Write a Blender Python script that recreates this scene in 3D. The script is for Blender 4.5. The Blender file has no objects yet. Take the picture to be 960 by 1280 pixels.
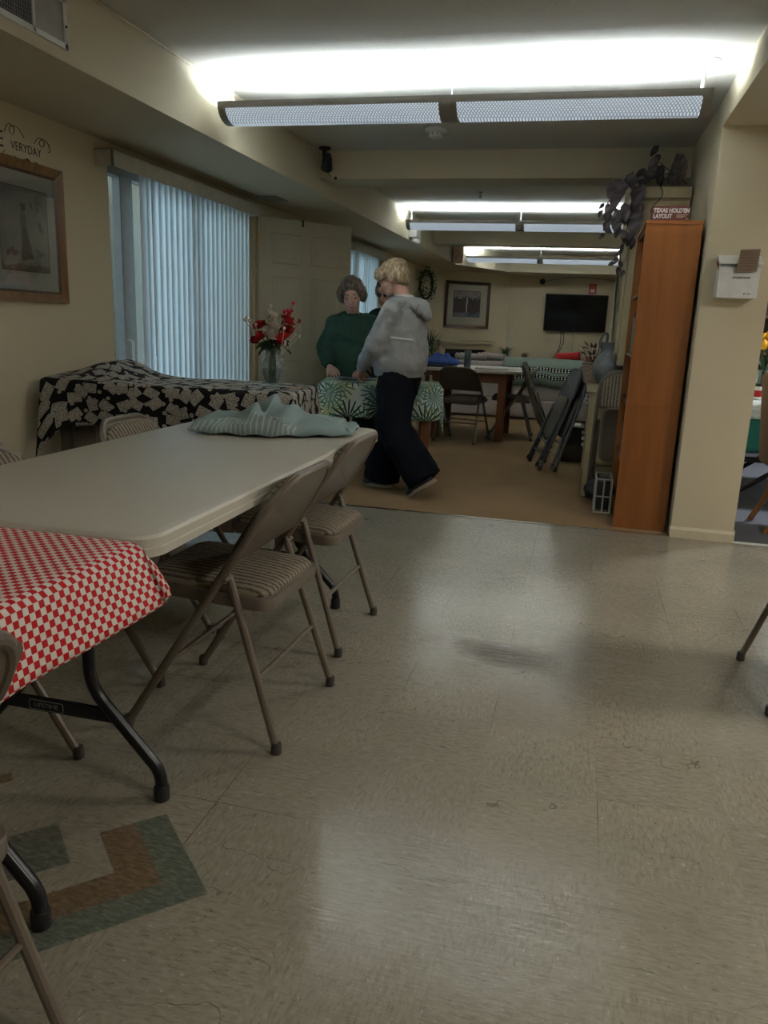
import bpy, bmesh, math, random
from mathutils import Vector, Matrix, Euler, noise
PI = math.pi
random.seed(7)
SC = bpy.context.scene
COL = SC.collection
V = Vector

# ------------------------------------------------------------------ object helpers
def tag(o, label=None, cat=None, group=None, kind=None):
    if label: o['label'] = label
    if cat: o['category'] = cat
    if group: o['group'] = group
    if kind: o['kind'] = kind
    return o

def empty(name, loc=(0, 0, 0), rz=0.0, label=None, cat=None, group=None, rot=None):
    o = bpy.data.objects.new(name, None)
    COL.objects.link(o)
    o.location = loc
    o.rotation_euler = rot if rot is not None else (0, 0, rz)
    o.empty_display_size = .05
    return tag(o, label, cat, group)

def link_mesh(name, me, mat=None, parent=None):
    o = bpy.data.objects.new(name, me)
    COL.objects.link(o)
    if mat: me.materials.append(mat)
    if parent: o.parent = parent
    return o

def copy_tree(o, parent=None):
    c = o.copy()
    COL.objects.link(c)
    c.parent = parent
    for ch in list(o.children):
        copy_tree(ch, c)
    return c

def catmull(pts, n=8):
    pts = [V(p) for p in pts]
    if len(pts) < 3: return pts
    out = []
    P = [pts[0] * 2 - pts[1]] + pts + [pts[-1] * 2 - pts[-2]]
    for i in range(1, len(P) - 2):
        p0, p1, p2, p3 = P[i - 1], P[i], P[i + 1], P[i + 2]
        for k in range(n):
            t = k / n
            out.append(.5 * ((2 * p1) + (p2 - p0) * t + (2 * p0 - 5 * p1 + 4 * p2 - p3) * t * t + (3 * p1 - p0 - 3 * p2 + p3) * t ** 3))
    out.append(pts[-1])
    return out

def fillet(pts, r, n=6):
    """polyline with rounded corners"""
    pts = [V(p) for p in pts]
    out = [pts[0]]
    for i in range(1, len(pts) - 1):
        a, b, c = pts[i - 1], pts[i], pts[i + 1]
        d1, d2 = (a - b), (c - b)
        l = min(r, d1.length * .49, d2.length * .49)
        p, q = b + d1.normalized() * l, b + d2.normalized() * l
        for k in range(n + 1):
            t = k / n
            out.append((1 - t) ** 2 * p + 2 * t * (1 - t) * b + t * t * q)
    out.append(pts[-1])
    return out

class MB:
    """collects geometry for ONE mesh object"""
    def __init__(s):
        s.bm = bmesh.new()
        s.uv = None
    def xf(s, verts, M):
        if M is not None:
            bmesh.ops.transform(s.bm, matrix=M, verts=verts)
        return s
    def box(s, c, size, M=None, bevel=0, seg=2):
        r = bmesh.ops.create_cube(s.bm, size=1)
        vs = r['verts']
        bmesh.ops.scale(s.bm, vec=V(size), verts=vs)
        bmesh.ops.translate(s.bm, vec=V(c), verts=vs)
        if bevel:
            es = list({e for v in vs for e in v.link_edges})
            g = bmesh.ops.bevel(s.bm, geom=es, offset=bevel, segments=seg, affect='EDGES', profile=.5)
            vs = list({v for f in g['faces'] for v in f.verts} | {v for v in vs if v.is_valid})
        return s.xf(vs, M)
    def bx(s, x0, x1, y0, y1, z0, z1, bevel=0, M=None):
        return s.box(((x0 + x1) / 2, (y0 + y1) / 2, (z0 + z1) / 2), (abs(x1 - x0), abs(y1 - y0), abs(z1 - z0)), M, bevel)
    def tube(s, pts, r, n=10, M=None, closed=False, flat=None, caps=True):
        """round tube along pts; r number or list; flat=(a,b) scales the two section axes"""
        pts = [V(p) for p in pts]
        m = len(pts)
        rs = r if isinstance(r, (list, tuple)) else [r] * m
        fa, fb = flat or (1, 1)
        rings = []
        t0 = (pts[1] - pts[0]).normalized()
        up = V((0, 0, 1)) if abs(t0.z) < .9 else V((1, 0, 0))
        nrm = (up - t0 * up.dot(t0)).normalized()
        for i in range(m):
            if closed: t = (pts[(i + 1) % m] - pts[i - 1]).normalized()
            else: t = (pts[min(i + 1, m - 1)] - pts[max(i - 1, 0)]).normalized()
            nrm = (nrm - t * nrm.dot(t))
            nrm = nrm.normalized() if nrm.length > 1e-6 else t.orthogonal().normalized()
            b = t.cross(nrm)
            rings.append([s.bm.verts.new(pts[i] + (nrm * math.cos(a) * fa + b * math.sin(a) * fb) * rs[i]) for a in [2 * PI * k / n for k in range(n)]])
        for i in range(m - 1 + (1 if closed else 0)):
            A, B = rings[i], rings[(i + 1) % m]
            for k in range(n):
                s.bm.faces.new((A[k], A[(k + 1) % n], B[(k + 1) % n], B[k]))
        if caps and not closed:
            s.bm.faces.new(rings[0][::-1]); s.bm.faces.new(rings[-1])
        return s.xf([v for R in rings for v in R], M)
    def lathe(s, prof, c=(0, 0, 0), n=24, M=None, cap=True, ripple=None):
        """prof: list of (radius, z)"""
        rings = []
        for (r, z) in prof:
            R = []
            for k in range(n):
                a = 2 * PI * k / n
                rr = r * (1 + (ripple[0] * math.cos(ripple[1] * a) if ripple else 0))
                R.append(s.bm.verts.new((c[0] + rr * math.cos(a), c[1] + rr * math.sin(a), c[2] + z)))
            rings.append(R)
        for A, B in zip(rings, rings[1:]):
            for k in range(n):
                s.bm.faces.new((A[k], A[(k + 1) % n], B[(k + 1) % n], B[k]))
        if cap:
            s.bm.faces.new(rings[0][::-1]); s.bm.faces.new(rings[-1])
        return s.xf([v for R in rings for v in R], M)
    def prism(s, outline, d0, d1, axis='z', M=None, bevel=0):
        """extrude a 2D outline between d0 and d1 along axis. z:(x,y) y:(x,z) x:(y,z)"""
        def P(u, v, d):
            return (u, v, d) if axis == 'z' else ((u, d, v) if axis == 'y' else (d, u, v))
        A = [s.bm.verts.new(P(u, v, d0)) for u, v in outline]
        B = [s.bm.verts.new(P(u, v, d1)) for u, v in outline]
        n = len(outline)
        fs = [s.bm.faces.new(A[::-1]), s.bm.faces.new(B)]
        for k in range(n):
            fs.append(s.bm.faces.new((A[k], A[(k + 1) % n], B[(k + 1) % n], B[k])))
        vs = A + B
        if bevel:
            es = list({e for f in fs[:2] for e in f.edges})
            g = bmesh.ops.bevel(s.bm, geom=es, offset=bevel, segments=2, affect='EDGES', profile=.5)
            vs = list({v for f in g['faces'] for v in f.verts} | {v for v in vs if v.is_valid})
        return s.xf(vs, M)
    def poly(s, pts, M=None):
        vs = [s.bm.verts.new(V(p)) for p in pts]
        s.bm.faces.new(vs)
        return s.xf(vs, M)
    def sphere(s, c, r, M=None, u=14, v=10):
        rr = r if isinstance(r, (tuple, list)) else (r, r, r)
        g = bmesh.ops.create_uvsphere(s.bm, u_segments=u, v_segments=v, radius=1)
        bmesh.ops.scale(s.bm, vec=V(rr), verts=g['verts'])
        bmesh.ops.translate(s.bm, vec=V(c), verts=g['verts'])
        return s.xf(g['verts'], M)
    def cap(s, p0, r0, p1, r1, M=None, n=14):
        """tapered capsule (for the voxel-joined figures)"""
        p0, p1 = V(p0), V(p1)
        k = 5
        pts, rs = [], []
        d = (p1 - p0)
        L = d.length or 1e-6
        d = d / L
        for i in range(k, 0, -1):
            a = PI / 2 * i / k
            pts.append(p0 - d * r0 * math.sin(a) * .999); rs.append(max(r0 * math.cos(a), r0 * .04))
        pts += [p0, p1]; rs += [r0, r1]
        for i in range(1, k + 1):
            a = PI / 2 * i / k
            pts.append(p1 + d * r1 * math.sin(a) * .999); rs.append(max(r1 * math.cos(a), r1 * .04))
        return s.tube(pts, rs, n, M)
    def loft(s, rings, n=20, M=None):
        """rings: (cx,cy,cz,ax,ay) horizontal ellipses bottom to top, closed ends"""
        RR = []
        for (cx, cy, cz, ax, ay) in rings:
            RR.append([s.bm.verts.new((cx + ax * math.cos(2 * PI * k / n), cy + ay * math.sin(2 * PI * k / n), cz)) for k in range(n)])
        for A, B in zip(RR, RR[1:]):
            for k in range(n):
                s.bm.faces.new((A[k], A[(k + 1) % n], B[(k + 1) % n], B[k]))
        s.bm.faces.new(RR[0][::-1]); s.bm.faces.new(RR[-1])
        return s.xf([v for R in RR for v in R], M)
    def grid(s, P, UV=None, closed=False, M=None):
        rows, cols = len(P), len(P[0])
        vs = [[s.bm.verts.new(V(p)) for p in row] for row in P]
        lay = None
        if UV is not None:
            lay = s.bm.loops.layers.uv.get('UVMap') or s.bm.loops.layers.uv.new('UVMap')
        for i in range(rows - 1):
            for j in range(cols - 1):
                idx = ((i, j), (i, j + 1), (i + 1, j + 1), (i + 1, j))
                f = s.bm.faces.new([vs[a][b] for a, b in idx])
                if lay:
                    for l, (a, b) in zip(f.loops, idx): l[lay].uv = UV[a][b]
        return s.xf([v for r in vs for v in r], M)
    def build(s, name, mat=None, parent=None, smooth=False, angle=35, normals=True):
        if normals: bmesh.ops.recalc_face_normals(s.bm, faces=s.bm.faces[:])
        me = bpy.data.meshes.new(name)
        s.bm.to_mesh(me); s.bm.free()
        o = link_mesh(name, me, mat, parent)
        if smooth:
            for p in me.polygons: p.use_smooth = True
            if angle < 180: me.set_sharp_from_angle(angle=math.radians(angle))
        return o

def blob(name, mb, mat, parent=None, voxel=.008, smooth=5, disp=None):
    """join everything in mb into one continuous skin (voxel remesh + smoothing)"""
    me = bpy.data.meshes.new(name)
    bmesh.ops.recalc_face_normals(mb.bm, faces=mb.bm.faces[:])
    mb.bm.to_mesh(me); mb.bm.free()
    tmp = bpy.data.objects.new(name, me); COL.objects.link(tmp)
    m = tmp.modifiers.new('r', 'REMESH'); m.mode = 'VOXEL'; m.voxel_size = voxel; m.use_smooth_shade = True
    if smooth:
        k = tmp.modifiers.new('s', 'SMOOTH'); k.factor = .5; k.iterations = smooth
    if disp:
        for (scale, strength) in (disp if isinstance(disp, list) else [disp]):
            t = bpy.data.textures.new(name, 'CLOUDS'); t.noise_scale = scale; t.noise_depth = 2
            d = tmp.modifiers.new('d', 'DISPLACE'); d.texture = t; d.strength = strength; d.mid_level = .5; d.texture_coords = 'LOCAL'
    dg = bpy.context.evaluated_depsgraph_get()
    out = bpy.data.meshes.new_from_object(tmp.evaluated_get(dg))
    bpy.data.objects.remove(tmp); bpy.data.meshes.remove(me)
    out.name = name
    out.materials.clear()
    for p in out.polygons: p.use_smooth = True
    return link_mesh(name, out, mat, parent)

def text(name, body, size, mat, parent, loc, rot, ext=.0006, align='CENTER', sx=1.0, bold=0.0, shear=0):
    cu = bpy.data.curves.new(name, 'FONT')
    cu.body = body; cu.size = size; cu.align_x = align; cu.align_y = 'CENTER'; cu.extrude = ext; cu.offset = bold; cu.shear = shear
    cu.resolution_u = 3
    t = bpy.data.objects.new(name, cu); COL.objects.link(t)
    dg = bpy.context.evaluated_depsgraph_get()
    me = bpy.data.meshes.new_from_object(t.evaluated_get(dg))
    bpy.data.objects.remove(t); bpy.data.curves.remove(cu)
    me.materials.clear()
    M = Matrix.Translation(V(loc)) @ Euler(rot).to_matrix().to_4x4() @ Matrix.Diagonal((sx, 1, 1, 1))
    me.transform(M)
    return link_mesh(name, me, mat, parent)

def solid(o, t, off=0):
    m = o.modifiers.new('Solidify', 'SOLIDIFY'); m.thickness = t; m.offset = off
    return o

# ------------------------------------------------------------------ material helpers
class NT:
    def __init__(s, name):
        s.m = bpy.data.materials.new(name); s.m.use_nodes = True
        s.t = s.m.node_tree; s.t.nodes.clear()
        s.out = s.t.nodes.new('ShaderNodeOutputMaterial')
        s.b = s.t.nodes.new('ShaderNodeBsdfPrincipled')
        s.t.links.new(s.b.outputs[0], s.out.inputs[0])
    def n(s, typ, **kw):
        nd = s.t.nodes.new(typ)
        for k, v in kw.items(): setattr(nd, k, v)
        return nd
    def put(s, sock, v):
        if hasattr(v, 'is_output') or isinstance(v, bpy.types.NodeSocket): s.t.links.new(v, sock)
        elif isinstance(v, (tuple, list)) and len(v) == 3 and sock.type == 'RGBA': sock.default_value = (*v, 1)
        else: sock.default_value = v
    def m2(s, op, a, b=0.0, c=None, clamp=False):
        nd = s.n('ShaderNodeMath', operation=op, use_clamp=clamp)
        s.put(nd.inputs[0], a); s.put(nd.inputs[1], b)
        if c is not None: s.put(nd.inputs[2], c)
        return nd.outputs[0]
    def vm(s, op, a, b=None, scale=None):
        nd = s.n('ShaderNodeVectorMath', operation=op)
        s.put(nd.inputs[0], a)
        if b is not None: s.put(nd.inputs[1], b)
        if scale is not None: s.put(nd.inputs['Scale'], scale)
        return nd.outputs['Value'] if op in ('LENGTH', 'DOT_PRODUCT', 'DISTANCE') else nd.outputs[0]
    def mix(s, f, a, b, blend='MIX'):
        nd = s.n('ShaderNodeMix', data_type='RGBA', blend_type=blend)
        s.put(nd.inputs[0], f); s.put(nd.inputs[6], a); s.put(nd.inputs[7], b)
        return nd.outputs[2]
    def ramp(s, f, stops, interp='LINEAR'):
        nd = s.n('ShaderNodeValToRGB')
        s.put(nd.inputs[0], f)
        cr = nd.color_ramp; cr.interpolation = interp
        while len(cr.elements) > 1: cr.elements.remove(cr.elements[-1])
        for i, (p, c) in enumerate(stops):
            e = cr.elements[0] if i == 0 else cr.elements.new(p)
            e.position = p
            e.color = (*c, 1) if isinstance(c, (tuple, list)) else (c, c, c, 1)
        return nd.outputs[0]
    def obj(s): return s.n('ShaderNodeTexCoord').outputs['Object']
    def uv(s): return s.n('ShaderNodeTexCoord').outputs['UV']
    def xyz(s, v):
        nd = s.n('ShaderNodeSeparateXYZ'); s.put(nd.inputs[0], v); return nd.outputs
    def comb(s, x, y, z=0.0):
        nd = s.n('ShaderNodeCombineXYZ')
        for i, v in enumerate((x, y, z)): s.put(nd.inputs[i], v)
        return nd.outputs[0]
    def mapv(s, v, scale=(1, 1, 1), loc=(0, 0, 0), rot=(0, 0, 0)):
        nd = s.n('ShaderNodeMapping'); s.put(nd.inputs[0], v)
        nd.inputs['Scale'].default_value = scale; nd.inputs['Location'].default_value = loc; nd.inputs['Rotation'].default_value = rot
        return nd.outputs[0]
    def noise(s, v, scale=5, detail=2, rough=.5, dist=0):
        nd = s.n('ShaderNodeTexNoise'); s.put(nd.inputs['Vector'], v)
        nd.inputs['Scale'].default_value = scale; nd.inputs['Detail'].default_value = detail
        nd.inputs['Roughness'].default_value = rough; nd.inputs['Distortion'].default_value = dist
        return nd.outputs[0]
    def vor(s, v, scale=5, rand=1.0, feature='F1', dim='2D'):
        nd = s.n('ShaderNodeTexVoronoi', feature=feature, voronoi_dimensions=dim); s.put(nd.inputs['Vector'], v)
        nd.inputs['Scale'].default_value = scale; nd.inputs['Randomness'].default_value = rand
        return nd
    def bump(s, h, strength=.3, dist=.01):
        nd = s.n('ShaderNodeBump'); s.put(nd.inputs['Height'], h)
        nd.inputs['Strength'].default_value = strength; nd.inputs['Distance'].default_value = dist
        s.t.links.new(nd.outputs[0], s.b.inputs['Normal'])
    def set(s, color=None, rough=None, metal=None, spec=None, **kw):
        if color is not None: s.put(s.b.inputs['Base Color'], color)
        if rough is not None: s.put(s.b.inputs['Roughness'], rough)
        if metal is not None: s.put(s.b.inputs['Metallic'], metal)
        if spec is not None: s.put(s.b.inputs['Specular IOR Level'], spec)
        for k, v in kw.items(): s.put(s.b.inputs[k], v)
        return s.m

def mat(name, c, rough=.5, metal=0, spec=.5, var=.08, scale=20, bump=0, bscale=200, bd=.002):
    """plain painted / moulded / woven surface with slight colour variation"""
    s = NT(name)
    o = s.obj()
    f = s.noise(o, scale, 3)
    lo = tuple(max(0, x * (1 - var)) for x in c); hi = tuple(min(1, x * (1 + var)) for x in c)
    s.set(s.ramp(f, [(.3, lo), (.7, hi)]), rough, metal, spec)
    if bump: s.bump(s.noise(o, bscale, 2), bump, bd)
    return s.m

def wood(name, c1, c2, rough=.4, scale=1.0, axis='z', var=1):
    s = NT(name)
    o = s.obj()
    k = {'z': (18, 18, 1.2), 'x': (1.2, 18, 18), 'y': (18, 1.2, 18)}[axis]
    v = s.mapv(o, tuple(x * scale for x in k))
    a = s.noise(v, 1, 5, .6, .6)
    b = s.noise(s.mapv(o, tuple(x * scale * 4 for x in k)), 1, 3, .6)
    f = s.m2('ADD', s.m2('MULTIPLY', a, .75), s.m2('MULTIPLY', b, .25))
    s.set(s.ramp(f, [(.32, c2), (.5, tuple((x + y) / 2 for x, y in zip(c1, c2))), (.66, c1)]), rough, 0, .4)
    s.bump(b, .05, .002)
    return s.m

def emis(name, c, strength):
    s = NT(name)
    f = s.noise(s.obj(), 3, 1)
    s.set(c, .6)
    s.put(s.b.inputs['Emission Color'], (*c, 1)); s.b.inputs['Emission Strength'].default_value = strength
    return s.m

def glassy(name, tint=(1, 1, 1), amt=.9, rough=.02):
    """thin pane: mostly see-through, with a mirror-like coat at grazing angles"""
    s = NT(name)
    tr = s.n('ShaderNodeBsdfTransparent'); tr.inputs[0].default_value = (*tint, 1)
    gl = s.n('ShaderNodeBsdfGlossy'); gl.inputs['Roughness'].default_value = rough
    fr = s.n('ShaderNodeFresnel'); fr.inputs[0].default_value = 1.45
    mx = s.n('ShaderNodeMixShader')
    s.t.links.new(s.m2('MULTIPLY', fr.outputs[0], amt), mx.inputs[0])
    s.t.links.new(tr.outputs[0], mx.inputs[1]); s.t.links.new(gl.outputs[0], mx.inputs[2])
    s.t.links.new(mx.outputs[0], s.out.inputs[0])
    return s.m
# ------------------------------------------------------------------ materials
T = .3048
def floor_mat():
    s = NT('vinyl_tile')
    o = s.obj()
    x, y, z = s.xyz(o)[0:3]
    u = s.m2('DIVIDE', s.m2('ADD', x, .4673 + 40 * T), T)
    v = s.m2('DIVIDE', s.m2('ADD', y, -1.8738 + 40 * T), T)
    iu, iv = s.m2('FLOOR', u), s.m2('FLOOR', v)
    par = s.m2('MODULO', s.m2('ADD', iu, iv), 2.0)
    fu, fv = s.m2('FRACT', u), s.m2('FRACT', v)
    # streaks run along x on one tile and along y on the next
    wn = s.n('ShaderNodeTexWhiteNoise', noise_dimensions='2D'); s.put(wn.inputs['Vector'], s.comb(iu, iv))
    off = s.m2('MULTIPLY', wn.outputs['Value'], 9.0)
    va = s.comb(s.m2('ADD', s.m2('MULTIPLY', x, 34), off), s.m2('MULTIPLY', y, 115))
    vb = s.comb(s.m2('ADD', s.m2('MULTIPLY', x, 115), off), s.m2('MULTIPLY', y, 34))
    mixv = s.n('ShaderNodeMix', data_type='VECTOR'); s.put(mixv.inputs[0], par); s.put(mixv.inputs[4], va); s.put(mixv.inputs[5], vb)
    st = s.noise(mixv.outputs[1], 1, 4, .62, .5)
    big = s.noise(o, 2.2, 4, .6)
    fva = s.comb(s.m2('ADD', s.m2('MULTIPLY', x, 55), off), s.m2('MULTIPLY', y, 120)); fvb = s.comb(s.m2('MULTIPLY', x, 120), s.m2('ADD', s.m2('MULTIPLY', y, 55), off))
    mf = s.n('ShaderNodeMix', data_type='VECTOR'); s.put(mf.inputs[0], par); s.put(mf.inputs[4], fva); s.put(mf.inputs[5], fvb)
    fleck = s.noise(mf.outputs[1], 1, 2, .5)
    col = s.ramp(st, [(.22, (.15, .125, .085)), (.36, (.255, .23, .172)), (.52, (.315, .288, .222)), (.68, (.355, .33, .262)), (.80, (.50, .48, .41))])
    col = s.mix(s.ramp(fleck, [(.66, 0.0), (.74, .65)]), col, (.56, .54, .47))
    col = s.mix(s.ramp(fleck, [(.26, .7), (.34, 0.0)]), col, (.11, .088, .055))
    tone = s.m2('ADD', .95, s.m2('MULTIPLY', wn.outputs['Value'], .08))
    tone = s.m2('MULTIPLY', tone, s.m2('ADD', .78, s.m2('MULTIPLY', big, .42)))
    col = s.mix(1.0, col, s.comb(tone, tone, tone), 'MULTIPLY')
    # seams, worn away in places
    def edge(f): return s.m2('LESS_THAN', s.m2('MINIMUM', f, s.m2('SUBTRACT', 1.0, f)), .0042)
    seam = s.m2('MAXIMUM', edge(fu), edge(fv))
    worn = s.ramp(s.noise(o, 1.6, 2), [(.50, 0.0), (.62, 1.0)])
    seam = s.m2('MULTIPLY', seam, s.m2('MULTIPLY', worn, .65))
    col = s.mix(seam, col, (.05, .04, .028))
    # dark rubbed scuff where a table was dragged
    sx = s.m2('SUBTRACT', x, -.17); sy = s.m2('SUBTRACT', y, 2.70)
    rr = s.m2('ADD', s.m2('POWER', s.m2('DIVIDE', s.m2('ADD', sx, s.m2('MULTIPLY', sy, .5)), .20), 2.0), s.m2('POWER', s.m2('DIVIDE', sy, .12), 2.0))
    sm = s.m2('SUBTRACT', 1.0, rr, clamp=True)
    sn = s.noise(s.mapv(o, (4, 75, 1), rot=(0, 0, .10)), 1, 4, .7)
    scuff = s.m2('MULTIPLY', s.m2('POWER', sm, .6), s.ramp(sn, [(.42, .10), (.52, 1.0)]))
    col = s.mix(s.m2('MULTIPLY', scuff, .95), col, (.055, .043, .027))
    # thin curved heel marks
    w = s.n('ShaderNodeTexWave', wave_type='RINGS', wave_profile='SIN'); s.put(w.inputs['Vector'], s.mapv(o, (1, 1, 1), (.3, -1.5, 0)))
    w.inputs['Scale'].default_value = 2.2; w.inputs['Distortion'].default_value = 9; w.inputs['Detail'].default_value = 3; w.inputs['Detail Scale'].default_value = 2.5
    mk = s.m2('GREATER_THAN', w.outputs[1], .9985)
    mk = s.m2('MULTIPLY', mk, s.ramp(s.noise(o, 2.6, 2), [(.52, 0.0), (.60, 1.0)]))
    col = s.mix(s.m2('MULTIPLY', mk, .6), col, (.05, .04, .03))
    # long fine scratches left by dragged chairs, thickest in the walkway
    dist = s.vm('LENGTH', s.vm('MULTIPLY', s.vm('SUBTRACT', o, (-.02, 2.72, 0)), (1.25, 2.2, 0)))
    dist2 = s.vm('LENGTH', s.vm('MULTIPLY', s.vm('SUBTRACT', o, (.05, 1.45, 0)), (1.1, 2.6, 0)))
    zone = s.m2('MAXIMUM', s.ramp(dist, [(.20, 1.0), (.85, .12)]), s.ramp(dist2, [(.20, .8), (.85, .12)]))
    zone = s.m2('MULTIPLY', zone, s.ramp(s.noise(o, 3.5, 2), [(.38, .15), (.58, 1.0)]))
    scr = None
    for (rz_, kx, ky, th) in ((.12, 3, 170, .585), (-.35, 4, 150, .60), (.55, 4, 140, .61)):
        nz = s.noise(s.mapv(s.vm('ADD', o, s.vm('SCALE', s.n('ShaderNodeTexNoise').outputs['Color'], scale=.02)), (kx, ky, 1), rot=(0, 0, rz_)), 1, 2, .6, .4)
        ln = s.ramp(nz, [(th - .015, 0.0), (th + .02, 1.0)])
        scr = ln if scr is None else s.m2('MAXIMUM', scr, ln)
    scr = s.m2('MULTIPLY', scr, zone)
    col = s.mix(s.m2('MULTIPLY', scr, .55), col, (.085, .07, .045))
    # wax wear: roughness
    r = s.noise(s.mapv(o, (3, 40, 1), rot=(0, 0, .2)), 1, 4, .7)
    r2 = s.noise(o, 5, 4, .6)
    ro = s.m2('ADD', .02, s.m2('ADD', s.m2('MULTIPLY', r, .15), s.m2('MULTIPLY', r2, .13)))
    ro = s.m2('ADD', ro, s.m2('ADD', s.m2('MULTIPLY', scuff, .25), s.m2('MULTIPLY', scr, .25)))
    s.set(col, ro, 0, .5)
    h = s.m2('ADD', s.m2('MULTIPLY', s.noise(o, 9, 4, .6), 1.0), s.m2('MULTIPLY', s.noise(s.mapv(o, (10, 150, 1), rot=(0, 0, .2)), 1, 3, .7), .35))
    h = s.m2('SUBTRACT', h, s.m2('MULTIPLY', scr, .5))
    s.bump(h, .06, .02)
    return s.m

def inlay_mat(name, c):
    s = NT(name)
    o = s.obj()
    st = s.noise(s.mapv(o, (45, 130, 1), rot=(0, 0, .6)), 1, 4, .6, .5)
    s.set(s.ramp(st, [(.3, tuple(x * .55 for x in c)), (.5, c), (.72, tuple(min(1, x * 1.6 + .03) for x in c))]), .3, 0, .5)
    return s.m

def carpet_mat(name, c):
    s = NT(name)
    o = s.obj()
    f = s.noise(o, 260, 3, .7); g = s.noise(o, 1.3, 3)
    k = s.m2('ADD', s.m2('MULTIPLY', f, .7), s.m2('MULTIPLY', g, .3))
    s.set(s.ramp(k, [(.3, tuple(x * .62 for x in c)), (.7, tuple(min(1, x * 1.3) for x in c))]), .95, 0, .1)
    s.bump(f, .5, .004)
    return s.m

def wall_mat(name, c, bump=.25, sc=130):
    s = NT(name)
    o = s.obj()
    f = s.noise(o, .8, 3)
    n = s.noise(o, sc, 3, .6)
    s.set(s.ramp(f, [(.3, tuple(x * .95 for x in c)), (.7, tuple(min(1, x * 1.04) for x in c))]), .75, 0, .25)
    s.bump(n, bump, .006)
    return s.m

def popcorn_mat(name, c):
    s = NT(name)
    o = s.obj()
    v = s.vor(o, 110, 1, 'SMOOTH_F1', '3D')
    n = s.noise(o, 190, 3, .65)
    h = s.m2('SUBTRACT', n, s.m2('MULTIPLY', v.outputs['Distance'], .5))
    f = s.noise(o, 1.1, 3)
    s.set(s.ramp(f, [(.3, tuple(x * .95 for x in c)), (.7, c)]), .85, 0, .2)
    s.bump(h, .55, .012)
    return s.m

def card_cloth():
    """black cloth strewn with playing cards and chips"""
    s = NT('card_print_cloth')
    uv = s.uv()
    SCL = 12.5
    v = s.vor(uv, SCL, .62)
    p = s.vm('SUBTRACT', s.vm('SCALE', uv, scale=SCL), s.vm('SCALE', v.outputs['Position'], scale=SCL))
    cr = s.xyz(v.outputs['Color'])
    ang = s.m2('MULTIPLY', s.m2('SUBTRACT', cr[0], .5), 5.0)
    rot = s.n('ShaderNodeVectorRotate', rotation_type='Z_AXIS'); s.put(rot.inputs['Vector'], p); s.put(rot.inputs['Angle'], ang)
    q = s.xyz(rot.outputs[0])
    ax, ay = s.m2('ABSOLUTE', q[0]), s.m2('ABSOLUTE', q[1])
    card = s.m2('MULTIPLY', s.m2('LESS_THAN', ax, .34), s.m2('LESS_THAN', ay, .45))
    line = s.m2('MULTIPLY', s.m2('LESS_THAN', ax, .30), s.m2('LESS_THAN', ay, .40))
    pips = s.m2('GREATER_THAN', s.noise(rot.outputs[0], 13, 2, .6), .56)
    red = s.m2('GREATER_THAN', cr[1], .6)
    ink = s.mix(red, (.03, .03, .035), (.16, .07, .05))
    face = s.mix(s.m2('MULTIPLY', pips, line), (.40, .39, .35), ink)
    fr = s.m2('SUBTRACT', line, s.m2('MULTIPLY', s.m2('LESS_THAN', ax, .275), s.m2('LESS_THAN', ay, .375)))
    face = s.mix(s.m2('MULTIPLY', fr, .5), face, (.06, .06, .07))
    col = s.mix(card, (.008, .008, .010), face)
    v2 = s.vor(s.mapv(uv, (1, 1, 1), (.37, .21, 0)), SCL * 1.25, .8)
    dot = s.m2('LESS_THAN', v2.outputs['Distance'], .17)
    ring = s.m2('LESS_THAN', v2.outputs['Distance'], .10)
    chip = s.mix(ring, (.42, .41, .37), (.30, .22, .15))
    col = s.mix(s.m2('MULTIPLY', dot, s.m2('SUBTRACT', 1.0, card)), col, chip)
    s.set(col, .85, 0, .2)
    return s.m

def palm_cloth():
    """white cloth printed with green fan palm leaves"""
    s = NT('palm_leaf_cloth')
    uv = s.vm('SCALE', s.uv(), scale=.82)
    base = (.68, .71, .64)
    col = s.mix(s.m2('MULTIPLY', s.noise(uv, 6, 2), .35), base, (.32, .44, .30))
    for SCL, loc, N, R, dark, lite in ((5.4, (.3, .1, 0), 15, .50, (.16, .22, .06), (.34, .40, .16)), (4.2, (0, 0, 0), 19, .50, (.008, .055, .045), (.03, .14, .09)), (4.6, (.13, .37, 0), 17, .42, (.02, .12, .13), (.10, .30, .30))):
        vv = s.mapv(uv, (1, 1, 1), loc)
        v = s.vor(vv, SCL, .55)
        p = s.xyz(s.vm('SUBTRACT', s.vm('SCALE', vv, scale=SCL), s.vm('SCALE', v.outputs['Position'], scale=SCL)))
        a = s.m2('ARCTAN2', p[1], p[0])
        rnd = s.xyz(v.outputs['Color'])
        fr = s.m2('FRACT', s.m2('ADD', s.m2('MULTIPLY', s.m2('ADD', a, PI), N / (2 * PI)), rnd[0]))
        tri = s.m2('ABSOLUTE', s.m2('SUBTRACT', fr, .5))
        d = s.m2('SQRT', s.m2('ADD', s.m2('MULTIPLY', p[0], p[0]), s.m2('MULTIPLY', p[1], p[1])))
        wdt = s.m2('MULTIPLY', s.m2('SUBTRACT', R + .06, d), .62)
        lf = s.m2('MULTIPLY', s.m2('LESS_THAN', tri, s.m2('ADD', wdt, .06)), s.m2('LESS_THAN', d, R))
        c = s.mix(rnd[1], dark, lite)
        col = s.mix(lf, col, c)
    s.set(col, .75, 0, .25)
    return s.m

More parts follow.
